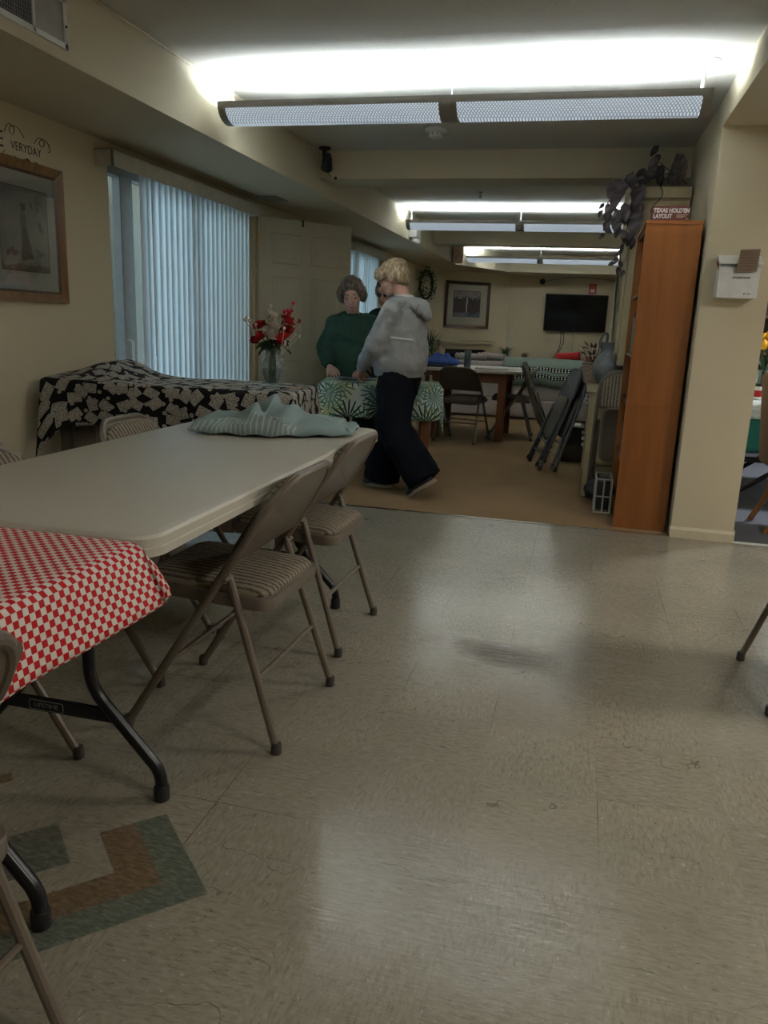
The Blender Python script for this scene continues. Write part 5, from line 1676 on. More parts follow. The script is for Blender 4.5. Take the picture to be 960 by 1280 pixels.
for k in range(2):
    y0_ = HY0 + .04 + k * (HY1 - HY0 - .08) / 2; y1_ = y0_ + (HY1 - HY0 - .08) / 2 - .004
    b = MB()
    for a_, b_, c_, d_ in ((y0_, y1_, .97, 1.03), (y0_, y1_, 1.95, 2.01), (y0_, y0_ + .06, .97, 2.01), (y1_ - .06, y1_, .97, 2.01), ((y0_ + y1_) / 2 - .012, (y0_ + y1_) / 2 + .012, .97, 2.01), (y0_, y1_, 1.30, 1.325), (y0_, y1_, 1.64, 1.665)):
        b.bx(UX - .024 - cx, UX - .002 - cx, a_ - cy, b_ - cy, c_, d_, .003)
    d = b.build('glazed_door', M_['hutch'], root)
    b = MB(); b.bx(UX - .014 - cx, UX - .011 - cx, y0_ + .05 - cy, y1_ - .05 - cy, 1.02, 1.96); b.build('glass', M_['pglass'], d)
    b = MB(); b.lathe([(.006, 0), (.006, .012), (.013, .018), (.002, .028)], M=Matrix.Translation((UX - .024 - cx, (y1_ - .03 if k == 0 else y0_ + .03) - cy, 1.20)) @ Matrix.Rotation(-PI / 2, 4, 'Y'), n=14); b.build('knob', M_['white'], d, True)
# pale tea towel hanging on the hutch front
mb = MB(); P = [[(.012 * math.sin(9 * y + 2 * z), y, -z) for y in [-.10 + .2 * i / 14 for i in range(15)]] for z in [0, .1, .2, .3, .4, .5, .62]]
mb.grid(P); o = mb.build('hanging_cloth', mat('pale_grey_cloth', (.42, .44, .42), .9), None, True, 180); solid(o, .006); o.location = (UX - .048, 6.18, 1.62); tag(o, 'pale grey cloth hanging down the front of the cream hutch', 'cloth')
# stoneware jug
root = empty('stoneware_jug', (.205, 6.12, .773), .3, 'round grey stoneware jug on the cream cabinet', 'jug')
b = MB(); b.lathe([(.062, 0), (.072, .006), (.105, .05), (.128, .11), (.126, .16), (.100, .21), (.078, .240), (.074, .27), (.086, .300), (.092, .318), (.082, .318), (.068, .29), (.004, .285)], n=32); b.build('body', M_['stone'], root, True, 60)
b = MB(); b.tube(catmull([(-.074, 0, .265), (-.095, 0, .31), (-.075, 0, .375), (-.045, 0, .372), (-.045, 0, .31)], 6), .010, 8, flat=(1, 1.4)); b.build('handle', M_['stone'], root, True)
# basket with checked lining and odds and ends
root = empty('lined_basket', (.105, 6.42, .773), 0, 'small basket with red and white check lining beside the grey jug', 'basket')
b = MB()
b.lathe([(.075, 0), (.085, .01), (.105, .14), (.108, .15), (.098, .15), (.092, .135), (.075, .012), (.004, .010)], n=28, ripple=(.02, 28)); 
def bcheck():
    s = NT('basket_check'); ck = s.n('ShaderNodeTexChecker'); s.put(ck.inputs['Vector'], s.obj()); ck.inputs['Scale'].default_value = 75
    ck.inputs['Color1'].default_value = (.40, .24, .19, 1); ck.inputs['Color2'].default_value = (.52, .45, .37, 1); s.set(ck.outputs[0], .9); return s.m
b.build('basket_body', bcheck(), root, True, 60)
b = MB(); b.tube([(.105 * math.cos(a), .105 * math.sin(a), .15) for a in [2 * PI * k / 30 for k in range(30)]], .008, 8, closed=True); b.build('rim', M_['taupe'], root, True)
random.seed(31)
bd = empty('dried_flowers', (.105, 6.42, .80), 0, 'dark dried leaves and pink flowers standing in the lined basket', 'flowers')
b = MB()
for k in range(34):
    a = random.uniform(0, 6.28); l = random.uniform(.10, .19)
    p0 = V((random.uniform(-.04, .04), random.uniform(-.04, .04), 0.02)); p1 = p0 + V((math.cos(a) * .09, math.sin(a) * .09, l + .05))
    b.tube([p0, p1], .0018, 5)
    Mx = Matrix.Translation(p1) @ Euler((random.uniform(-.6, .6), random.uniform(-1, .2), a)).to_matrix().to_4x4()
    b.poly([(-.01, 0, 0), (.015, .012, .003), (.055, 0, .01), (.015, -.012, .003)], Mx)
b.build('leaves', M_['leaf_purple'], bd)
b = MB()
for k in range(16): b.sphere((random.gauss(0, .045), random.gauss(0, .045), random.uniform(.12, .17)), random.uniform(.008, .015), u=8, v=6)
b.build('buds', mat('dusty_pink', (.28, .09, .09), .8, var=.3), bd, True)
root = empty('small_cup', (.19, 5.90, .773), 0, 'small white knobbed cup on the cabinet top beside the jug', 'cup')
b = MB(); b.lathe([(.018, 0), (.024, .01), (.026, .045), (.023, .045), (.020, .012), (.003, .01)], n=18); b.build('bowl', M_['white'], root, True, 60)
b = MB(); b.tube(catmull([(.024, 0, .036), (.04, 0, .034), (.04, 0, .016), (.025, 0, .014)], 5), .003, 6); b.build('handle', M_['white'], root, True)

# purple-brown leaf garland over the hutch top
random.seed(17)
root = empty('leaf_garland', (.30, 5.85, 2.10), 0, 'trailing garland of purple brown leaves on the cream hutch top', 'garland')
stems = [[(.26, -.02, .03), (.16, -.12, .08), (.02, -.18, .04), (-.10, -.20, .0), (-.17, -.19, -.12), (-.20, -.19, -.22), (-.24, -.19, -.32)],
         [(.22, -.04, .06), (.14, -.12, .09), (.07, -.17, .13), (.046, -.19, .15)],
         [(.0, -.18, .04), (-.06, -.19, -.05), (-.08, -.19, -.16), (-.10, -.19, -.30), (-.12, -.19, -.42), (-.11, -.19, -.55)],
         [(-.02, -.18, .04), (-.16, -.20, -.02), (-.23, -.19, -.10), (-.27, -.19, -.18)],
         [(-.10, -.19, -.36), (-.15, -.19, -.44), (-.18, -.19, -.50)],
         [(.06, -.19, .02), (.10, -.20, -.06), (.04, -.20, -.15), (.06, -.20, -.20)]]
for st in stems:
    b = MB(); b.tube(catmull(st, 6), .003, 6); b.build('stem', M_['leaf_purple'], root, True)
def leaf_mesh(l, w, seed):
    rnd = random.Random(seed); P = []
    for i in range(8):
        t = i / 7; ww = w * 2.5 * (t ** .65) * (1 - t) ** .95 * (1 - .12 * (i % 2)) + .001
        P.append([(t * l, s * ww, .25 * ww * abs(s) + .18 * l * math.sin(PI * t) * .4 - .12 * l * t * t) for s in (-1, -.5, 0, .5, 1)])
    return P
protos = []
for k, (l, w) in enumerate(((.18, .050), (.125, .038), (.08, .026), (.048, .017))):
    b = MB(); b.grid(leaf_mesh(l, w, k)); o = b.build('leaf', M_['leaf_purple'], root, True, 180); protos.append(o)
HANG = Matrix(((0, 1, 0), (0, 0, -1), (-1, 0, 0)))      # leaf tip down, face to the room end
leaves = [(0.262, 2.026, 0, 0.15), (0.231, 1.859, 0, -0.1), (0.128, 2.065, 1, 0), (0.249, 2.143, 1, 0.6), (0.321, 2.162, 1, 0.2), (0.387, 2.142, 1, -0.3), (0.465, 2.19, 1, 0.3), (0.52, 2.175, 1, -0.4), (0.497, 2.123, 1, 0.1), (0.554, 2.132, 1, -0.2), (0.432, 2.094, 2, 0.2), (0.304, 2.094, 1, 0.9), (0.178, 2.114, 1, 0.4), (0.096, 2.08, 1, 0.6), (0.115, 1.996, 1, 0.3), (0.175, 1.908, 1, -0.2), (0.246, 1.948, 1, 0.3), (0.09, 1.947, 2, 0.3), (0.133, 1.917, 2, -0.3), (0.076, 1.887, 2, 0.2), (0.119, 1.858, 2, 0), (0.158, 1.878, 2, 0.5), (0.071, 1.832, 2, -0.4), (0.145, 1.808, 2, 0.3), (0.027, 1.966, 3, 0.8), (0.022, 1.916, 3, 0.5), (0.094, 2.006, 3, 1), (0.046, 1.777, 3, 0.6), (0.221, 1.759, 2, 0.2), (0.189, 1.778, 2, -0.2), (0.186, 1.708, 3, 0), (0.174, 1.678, 3, 0.5), (0.154, 1.627, 3, 0.3), (0.187, 1.607, 3, -0.3), (0.171, 1.566, 3, 0.2), (0.203, 1.546, 3, 0.4), (0.346, 2.248, 2, 0.9), (0.125, 1.606, 3, 1.2)]
first = set()
for rep in range(2):
    for (x, z, k, r) in leaves:
        if rep and k == 3: continue
        src = protos[k]
        if k in first:
            o = src.copy(); COL.objects.link(o); o.parent = root
        else:
            o = src; first.add(k)
        if z > 2.08 and x > .27: z += .045
        l = (.18, .125, .08, .048)[k]
        dx = random.uniform(-.03, .03) * rep; dz = random.uniform(-.03, .03) * rep
        m = Euler((random.uniform(-.35, .35), r + random.uniform(-.5, .5) * (1 if rep else .2), random.uniform(-.5, .5))).to_matrix() @ HANG
        tip = m @ V((l * .5, 0, 0))
        xx = min(x + dx, .50 if z > 2.08 else .25)
        zz = z + dz
        if zz < 2.10 and xx > .20 and k < 3: yy = 5.69
        else: yy = 5.66
        if zz > 2.14: yy = random.uniform(5.66, 5.95); zz = max(zz, 2.17)
        o.location = V((xx, yy - random.uniform(0, .03) - .03 * rep, zz)) - root.location - tip
        o.rotation_euler = m.to_euler()

# ------------------------------------------------------------------ orange brown bookcase, side on
BX0, BX1, BY0, BY1 = .275, .578, 4.875, 5.665
root = empty('bookcase', ((BX0 + BX1) / 2, (BY0 + BY1) / 2, 0), 0, 'tall orange brown veneer bookcase seen from its end beside the pillar', 'bookcase')
cx2, cy2 = (BX0 + BX1) / 2, (BY0 + BY1) / 2
def kb(name, x0, x1, y0, y1, z0, z1, bev=.0015):
    b = MB(); b.bx(x0 - cx2, x1 - cx2, y0 - cy2, y1 - cy2, z0, z1, bev); return b.build(name, M_['bookwood'], root)
for (z0, z1) in ((0, .752), (.757, 1.765)):
    for yy in (BY0, BY1 - .018): kb('side_panel', BX0, BX1, yy, yy + .018, z0, z1)
    kb('back_panel', BX1 - .008, BX1 - .002, BY0 + .018, BY1 - .018, z0 + .02, z1 - .01)
kb('edge_band', BX0 + .001, BX1 - .001, BY0 - .0015, BY0 + .001, .750, .759, .0005)
SH = [.05, .38, .735, 1.02, 1.38, 1.745]
for z in SH: kb('shelf', BX0 + .008, BX1 - .01, BY0 + .018, BY1 - .018, z, z + .018)
kb('kick_board', BX0 + .02, BX0 + .035, BY0 + .018, BY1 - .018, 0, .05)
kb('top_board', BX0 - .004, BX1 + .002, BY0 - .004, BY1 + .004, 1.764, 1.784)
# books
bookspec = [('white', (.60, .60, .58)), ('dark blue', (.03, .05, .12)), ('tan', (.35, .25, .13)), ('maroon', (.14, .03, .03)), ('pale green', (.30, .36, .26))]
random.seed(5)
shelfname = {.735: 'second shelf from the bottom of the upper unit', .38: 'middle shelf of the lower unit', .05: 'bottom shelf'}
def book(x, y, z, th, h, d, colr, label, lean_=0):
    r_ = empty('book', (x, y, z), 0, label, 'book', 'books in the orange brown bookcase')
    b = MB(); b.bx(0, d, -th / 2, -th / 2 + .002, 0, h); b.bx(0, d, th / 2 - .002, th / 2, 0, h); b.bx(-.002, .002, -th / 2, th / 2, 0, h, .0008)
    b.build('cover', mat('book_cover', colr, .5), r_)
    b = MB(); b.bx(.002, d - .004, -th / 2 + .002, th / 2 - .002, .003, h - .003); b.build('pages', mat('book_pages', (.55, .52, .44), .8), r_)
    r_.rotation_euler = (lean_, 0, 0)
    return r_
y = BY0 + .05
for (nm, c_), th, h, z, where in ((bookspec[0], .045, .25, .7535, 'on the shelf just above the seam of the bookcase, nearest its end'), (bookspec[1], .035, .22, .7535, 'on the shelf just above the bookcase seam, behind the white one'), (bookspec[0], .04, .20, .398, 'on the shelf just below the bookcase seam'), (bookspec[2], .03, .23, .398, 'on the shelf just below the bookcase seam'), (bookspec[3], .04, .24, .398, 'on the shelf just below the bookcase seam'), (bookspec[4], .03, .22, 1.0385, 'on the middle shelf of the upper bookcase unit'), (bookspec[3], .04, .25, 1.0385, 'on the middle shelf of the upper bookcase unit')):
    book(BX0 + .012, y, z + .0005, th, h, .19, c_, f'{nm} book {where}')
    y += .075
    if y > BY1 - .1: y = BY0 + .06
# game box on top
root = empty('game_box', (.402, 4.93, 1.785), .03, 'long dark red game box lettered TEXAS HOLD\'EM LAYOUT on top of the bookcase', 'box')
b = MB(); b.bx(-.101, .101, -.035, .035, 0, .076, .0015); b.build('box_body', mat('maroon_card', (.105, .016, .014), .45), root)
text('lettering', "TEXAS HOLD'EM", .031, M_['white'], root, (-.094, -.0356, .052), (PI / 2, 0, 0), .0004, 'LEFT', sx=.83, bold=.0016)
text('lettering', "LAYOUT", .031, M_['white'], root, (-.094, -.0356, .022), (PI / 2, 0, 0), .0004, 'LEFT', sx=.83, bold=.0016)
b = MB()
for k in range(3): b.bx(.030, .092 - .012 * k, -.0358, -.0352, .030 - .007 * k, .0325 - .007 * k)
b.build('small_print', M_['offwhite'], root)
b = MB(); b.bx(.084, .090, -.0358, -.0352, .008, .013); b.build('small_mark', M_['offwhite'], root)

# wire crate of dark things at the bookcase foot, black bag, storage boxes
root = empty('wire_crate', (.215, 5.36, .003), 0, 'white edged crate with dark things at the foot of the bookcase', 'crate')
b = MB()
for z in (.004, .11, .225):
    b.tube([(-.05, -.13, z), (.05, -.13, z), (.05, .13, z), (-.05, .13, z)], .005, 6, closed=True)
for x, y in ((-.05, -.13), (.05, -.13), (.05, .13), (-.05, .13), (0, -.13), (-.05, 0)): b.tube([(x, y, 0), (x, y, .225)], .005, 6)
b.build('wire_frame', M_['white'], root, True)
b = MB()
for z in (.012,): b.bx(-.045, .045, -.125, .125, z, z + .004)
b.build('base_tray', M_['grey'], root)
for k, (y, h, c_, lb) in enumerate(((-.085, .19, (.02, .02, .025), 'black case standing first in the white edged crate'), (-.02, .20, (.04, .05, .07), 'dark blue case standing second in the white edged crate'), (.05, .17, (.40, .40, .40), 'pale grey case standing third in the white edged crate'))):
    b = MB(); b.bx(-.04, .04, -.022, .022, 0, h, .003); o = b.build('storage_case', mat('case_plastic', c_, .4)); o.location = (.215, 5.36 + y, .0195); tag(o, lb, 'case')
b = MB()
b.sphere((0, 0, .075), (.11, .13, .075)); b.sphere((.02, .05, .09), (.08, .09, .07)); b.tube(catmull([(-.03, -.06, .13), (-.05, -.03, .18), (-.03, .05, .19), (0, .09, .14)], 6), .008, 8)
o = blob('black_bag', b, mat('black_nylon', (.012, .012, .014), .6), None, .008, 6, (.05, .02)); o.location = (.42, 5.52, .0) ; 
o.location = (.20, 5.62, .006); tag(o, 'soft black bag on the carpet beside the crate', 'bag')
for k, (z, sx, sy, sz, lb) in enumerate(((.003, .19, .32, .17, 'dark brown lidded storage box on the carpet behind the leaning chairs'), (.176, .18, .30, .14, 'dark brown storage box stacked on the lower one behind the leaning chairs'))):
    r_ = empty('storage_box', (-.03, 7.42, z), .05, lb, 'box')
    b = MB(); b.bx(-sx / 2, sx / 2, -sy / 2, sy / 2, 0, sz - .03, .004); b.build('box_body', mat('dark_brown_plastic', (.035, .022, .015), .5), r_)
    b = MB(); b.bx(-sx / 2 - .008, sx / 2 + .008, -sy / 2 - .008, sy / 2 + .008, sz - .03, sz, .004); b.build('lid', M_['black'], r_)
b = MB(); b.prism(rounded_rect(-.07, .07, -.10, .10, .01), 0, .018, 'z', None, .003); o = b.build('folded_paper', M_['white']); o.location = (-.03, 7.36, .318); tag(o, 'white folded paper on top of the stacked brown boxes', 'paper')

# ------------------------------------------------------------------ suggestion box on the pillar
yf = YT - .005
root = empty('suggestion_box', (.765, yf, 1.368), 0, 'white plastic lidded suggestion box on the pillar', 'suggestion box')
b = MB(); b.prism([(0, 0), (-.105, 0), (-.105, .155), (-.03, .205), (0, .205)], -.102, .102, 'x', None, .004); b.build('box_body', M_['white'], root)
b = MB(); b.prism([(0, .207), (-.035, .207), (-.118, .172), (-.122, .178), (-.036, .222), (0, .222)], -.108, .108, 'x', None, .002); lid = b.build('lid', mat('white_lid', (.74, .75, .74), .35), root)
text('lettering', 'SUGGESTIONS', .0135, M_['ink'], root, (.012, -.1056, .104), (PI / 2, 0, 0), .0003, bold=.0005)
text('small_lettering', 'mmmm', .008, M_['ink'], root, (.062, -.1056, .022), (PI / 2, 0, 0), .0003) if False else None
b = MB(); b.bx(.045, .068, -.1060, -.1054, .0215, .0245); b.prism([(.030, .019), (.040, .019), (.0375, .029)], -.1060, -.1054, 'y'); b.build('small_mark', M_['ink'], root)
# note taped to it, pencil on a string
root = empty('paper_note', (.795, yf - .130, 1.556), 0, 'handwritten brown paper note stuck over the lid of the suggestion box', 'note')
Mn = Matrix.Rotation(.10, 4, 'X') @ Matrix.Rotation(-.05, 4, 'Y')
b = MB(); b.prism([(-.055, -.055), (.047, -.055), (.055, .058), (-.042, .058)], -.0008, .0008, 'y', Mn); b.build('sheet', mat('brown_paper', (.22, .17, .12), .8), root)
b = MB()
for k in range(7):
    z = .044 - k * .0145; n = 12
    b.tube([Mn @ V((-.038 + .0070 * i, -.0018, z + (.0026 if i % 2 else -.0018) * (1 + .5 * math.sin(k * 3 + i * 1.7)))) for i in range(n)], .0011, 5)
b.build('handwriting', M_['redink'], root)
root = empty('pencil', (.652, yf - .070, 1.555), 0, 'small red pencil hanging at the left corner of the suggestion box', 'pencil')
Mp = Matrix.Rotation(-.35, 4, 'Y')
b = MB(); b.tube([(0, 0, 0), (.0, 0, -.055)], .0055, 8, M=Mp); b.build('barrel', mat('red_lacquer', (.25, .03, .02), .4), root, True)
b = MB(); b.tube([(0, 0, -.055), (0, 0, -.075)], [.0055, .0008], 8, M=Mp); b.build('tip', M_['tablewood'], root, True)
b = MB(); b.tube([(0, 0, 0), (-.002, .02, .022)], .0012, 5); b.build('string', M_['redink'], root)

# ------------------------------------------------------------------ dining room seen past the pillar
DX, DY_ = 1.715, 6.45
root = empty('dining_table', (DX, DY_, 0), 0, 'dining table with black curved steel legs in the room past the pillar', 'table')
b = MB(); b.bx(-.56, .56, -.45, .45, .70, .728, .005); b.build('tabletop', M_['offwhite'], root)
for sy in (-1, 1):
    for s in (-1, 1):
        b = MB(); b.tube(fillet([(s * .12, sy * .30, .68), (s * .10, sy * .30, .36), (s * .52, sy * .30, .05), (s * .56, sy * .30, .02)], .12, 6), .018, 10); b.build('leg', M_['blacksteel'], root, True)
    b = MB(); b.bx(-.50, .50, sy * .30 - .012, sy * .30 + .012, .28, .32, .003); b.build('crossbar', M_['blacksteel'], root)
drape('teal_tablecloth', (DX - .565, DX + .565, DY_ - .455, DY_ + .455), .7285, (.30, .30, .36, .3), mat('teal_cloth', (.006, .13, .11), .8), 'teal green tablecloth on the dining table past the pillar', step=.04, wave=(2.1, .02))
drape('white_runner', (DX - .585, DX + .585, DY_ - .476, DY_ + .476), .7325, (.10, .10, .13, .10), mat('white_lace_cloth', (.50, .56, .56), .85, var=.3, scale=40), 'white cloth laid over the teal tablecloth', step=.04, wave=(3, .008))
root = empty('glass_vase', (1.30, 6.35, .738), 0, 'glass vase of yellow flowers on the dining table past the pillar', 'vase')
b = MB(); b.lathe([(.035, 0), (.040, .006), (.045, .16), (.055, .20), (.051, .20), (.042, .16), (.034, .01), (.003, .008)], n=24); b.build('vase_body', vase_glass(), root, True, 60)
random.seed(41)
root = empty('yellow_flowers', (1.30, 6.35, .75), 0, 'bunch of yellow and orange artificial tulips at the right edge of the view', 'flowers')
yel = mat('yellow_petal', (.75, .42, .01), .6, var=.2, scale=30); org = mat('orange_petal', (.70, .24, .01), .6, var=.2, scale=30)
for k in range(13):
    a = random.uniform(0, 6.28); r = random.uniform(.01, .10); top = V((r * math.cos(a), r * math.sin(a), .36 + random.uniform(-.02, .06)))
    b = MB(); b.tube(catmull([(0.01 * math.cos(a), .01 * math.sin(a), .02), (r * .3 * math.cos(a), r * .3 * math.sin(a), .2), top], 5), .004, 6); b.build('stem', M_['leaf'], root, True)
    b = MB()
    for j in range(6):
        aa = j * PI / 3
        P = []
        for i in range(5):
            t = i / 4; w = .020 * math.sin(PI * (.22 + .70 * t)); o_ = .012 + .016 * math.sin(PI * t * .8)
            P.append([V((o_ * math.cos(aa) - s * w * math.sin(aa), o_ * math.sin(aa) + s * w * math.cos(aa), .065 * t - .01)) + top for s in (-1, 0, 1)])
        b.grid(P)
    b.build('bloom', org if k % 4 == 0 else yel, root, True, 180)
for k in range(12):
    a = random.uniform(0, 6.28); b = MB(); P = []
    for i in range(6):
        t = i / 5; w = .014 * math.sin(PI * t ** .7) + .001
        P.append([(math.cos(a) * .10 * t ** 1.5 - s * w * math.sin(a), math.sin(a) * .10 * t ** 1.5 + s * w * math.cos(a), .12 + .24 * t - .05 * t * t) for s in (-1, 0, 1)])
    b.grid(P); b.build('leaf', M_['leaf'], root, True, 180)
root = empty('jar', (1.235, 6.12, .738), 0, 'small jar with a red label on the dining table past the pillar', 'jar')
b = MB(); b.lathe([(.030, 0), (.034, .005), (.034, .08), (.028, .092), (.004, .093)], n=20); b.build('jar_body', M_['white'], root, True, 50)
b = MB(); b.lathe([(.0346, .02), (.0346, .065)], n=20, cap=False); b.build('jar_label', M_['red'], root, True)
b = MB(); b.lathe([(.029, .092), (.029, .112), (.004, .113)], n=20); b.build('lid', M_['black'], root, True, 40)
# upholstered chair
def upholstered(x, y, rz, label):
    root = empty('upholstered_chair', (x, y, 0), rz, label, 'chair', 'upholstered dining chairs')
    fab = mat('brown_tweed', (.155, .095, .055), .95, var=.35, scale=160, bump=.4, bscale=200)
    def rb(name, x0, x1, y0, y1, z0, z1, r, M=None):
        b = MB(); b.bx(x0, x1, y0, y1, z0, z1); bmesh.ops.bevel(b.bm, geom=b.bm.edges[:], offset=r, segments=4, affect='EDGES', profile=.5)
        if M is not None: b.xf(b.bm.verts[:], M)
        return b.build(name, fab, root, True, 60)
    rb('seat', -.23, .25, -.23, .23, .36, .49, .04)
    rb('backrest', -.29, -.21, -.225, .225, .38, .965, .04, Matrix.Translation((-.25, 0, .4)) @ Matrix.Rotation(-.10, 4, 'Y') @ Matrix.Translation((.25, 0, -.4)))
    lw = wood('honey_leg_wood', (.30, .13, .04), (.18, .07, .02), .4)
    for sx, sy in ((1, 1), (1, -1), (-1, 1), (-1, -1)):
        b = MB()
        pts = [(sx * .20, sy * .19, .38), (sx * .20, sy * .19, .20), (sx * .20 + (-.09 if sx < 0 else .0), sy * .19, .0)]
        pts = catmull(pts, 6) if sx < 0 else pts
        b.tube(pts, [.026 - .008 * i / (len(pts) - 1) for i in range(len(pts))], 4); b.build('leg', lw, root, True, 30)
    return root
upholstered(1.465, 5.28, .0 + .05, 'brown tweed upholstered dining chair with curved wooden legs at the right edge')
# dark wooden shelving behind
root = empty('shelf_unit', (1.95, 8.86, 0), 0, 'dark wooden shelf unit against the wall of the dining room', 'shelf')
for x in (-.60, .58):
    b = MB(); b.bx(x, x + .025, -.2, .2, 0, 1.75, .002); b.build('side', M_['tablewood'], root)
for z in (.1, .55, 1.0, 1.36, 1.72):
    b = MB(); b.bx(-.6, .6, -.2, .2, z, z + .025, .002); b.build('shelf', M_['tablewood'], root)
b = MB(); b.bx(-.6, .6, .18, .195, .05, 1.74); b.build('back_panel', M_['darkwood'], root)
# ------------------------------------------------------------------ people
M_['lip'] = mat('lip', (.42, .15, .13), .45)
M_['eye'] = mat('eye_white', (.36, .32, .30), .3)
def hair_mat(name, c1, c2, c3, sc=55):
    s = NT(name)
    o = s.obj()
    n = s.noise(s.mapv(o, (sc, sc, sc * .22)), 1, 4, .65, 1.2)
    s.set(s.ramp(n, [(.3, c3), (.5, c1), (.68, c2)]), .55, 0, .4)
    s.bump(n, .5, .006)
    return s.m
def cloth_mat(name, c, sc=260, heather=0.0):
    s = NT(name)
    o = s.obj()
    n = s.noise(o, sc, 2); f = s.noise(o, 9, 3)
    k = s.m2('ADD', s.m2('MULTIPLY', n, .5 + heather), s.m2('MULTIPLY', f, .5))
    s.set(s.ramp(k, [(.3, tuple(x * (.80 - heather * .3) for x in c)), (.75, tuple(min(1, x * 1.2) for x in c))]), .92, 0, .12)
    s.bump(n, .25, .003)
    return s.m

def head_prims(mb, M):
    S = lambda c, r: mb.sphere(c, r, M, 20, 14)
    S((-.014, 0, .028), (.094, .075, .085)); S((.024, 0, -.018), (.066, .061, .086)); S((.032, 0, -.070), (.050, .051, .042))
    S((.064, 0, -.094), (.020, .024, .019)); S((.080, 0, .040), (.014, .045, .026))
    mb.cap((.082, 0, .012), .009, (.106, 0, -.024), .0125, M)
    for s in (-1, 1):
        S((.096, s * .012, -.030), (.011, .009, .008)); S((.056, s * .036, -.024), (.030, .024, .028)); S((-.012, s * .076, -.008), (.018, .010, .031)); S((-.006, s * .079, -.030), (.010, .008, .012))
        mb.cap((.080, s * .016, .026), .009, (.072, s * .046, .024), .008, M)
        S((.066, s * .030, -.048), (.018, .018, .020)); S((.074, s * .031, .006), (.012, .016, .009))
    S((.087, 0, -.055), (.011, .023, .0065)); S((.086, 0, -.067), (.010, .020, .0075)); S((.076, 0, -.060), (.018, .030, .020))

def hand_prims(mb, M, side=1, curl=.5, spread=.10):
    """wrist at origin, fingers along +x, back of hand +z, thumb towards +y*side"""
    mb.cap((-.01, 0, 0), .023, (.03, 0, 0), .022, M); mb.sphere((.052, 0, 0), (.044, .040, .0155), M); mb.sphere((.075, 0, .001), (.022, .040, .0125), M)
    for i, (yy, L) in enumerate(((.031, .068), (.0105, .077), (-.0105, .071), (-.031, .055))):
        y = yy * side; a = spread * (1.5 - i) * side * .7
        p = V((.080, y, 0)); ang = .12
        d = lambda t: V((math.cos(t) * math.cos(a), math.sin(a), -math.sin(t)))
        r = (.0092, .0085, .0078, .0068)
        segs = (L * .45, L * .32, L * .25)
        pr = p - d(.0) * .02
        mb.cap(pr, r[0], p, r[0], M)
        for k in range(3):
            ang += curl * (.55, .75, .5)[k]
            q = p + d(ang) * segs[k]
            mb.cap(p, r[k], q, r[k + 1], M); p = q
    mb.cap((.018, .026 * side, -.004), .015, (.045, .050 * side, -.010), .0115, M)
    mb.cap((.045, .050 * side, -.010), .0112, (.072, .062 * side, -.020), .0100, M)
    mb.cap((.072, .062 * side, -.020), .0098, (.094, .062 * side, -.032), .0082, M)

def frame_from(p, d, upv):
    """matrix with x along d, z close to upv"""
    d = V(d).normalized(); z = V(upv) - d * V(upv).dot(d); z.normalize(); y = z.cross(d)
    m = Matrix((d, y, z)).transposed().to_4x4(); m.translation = V(p); return m

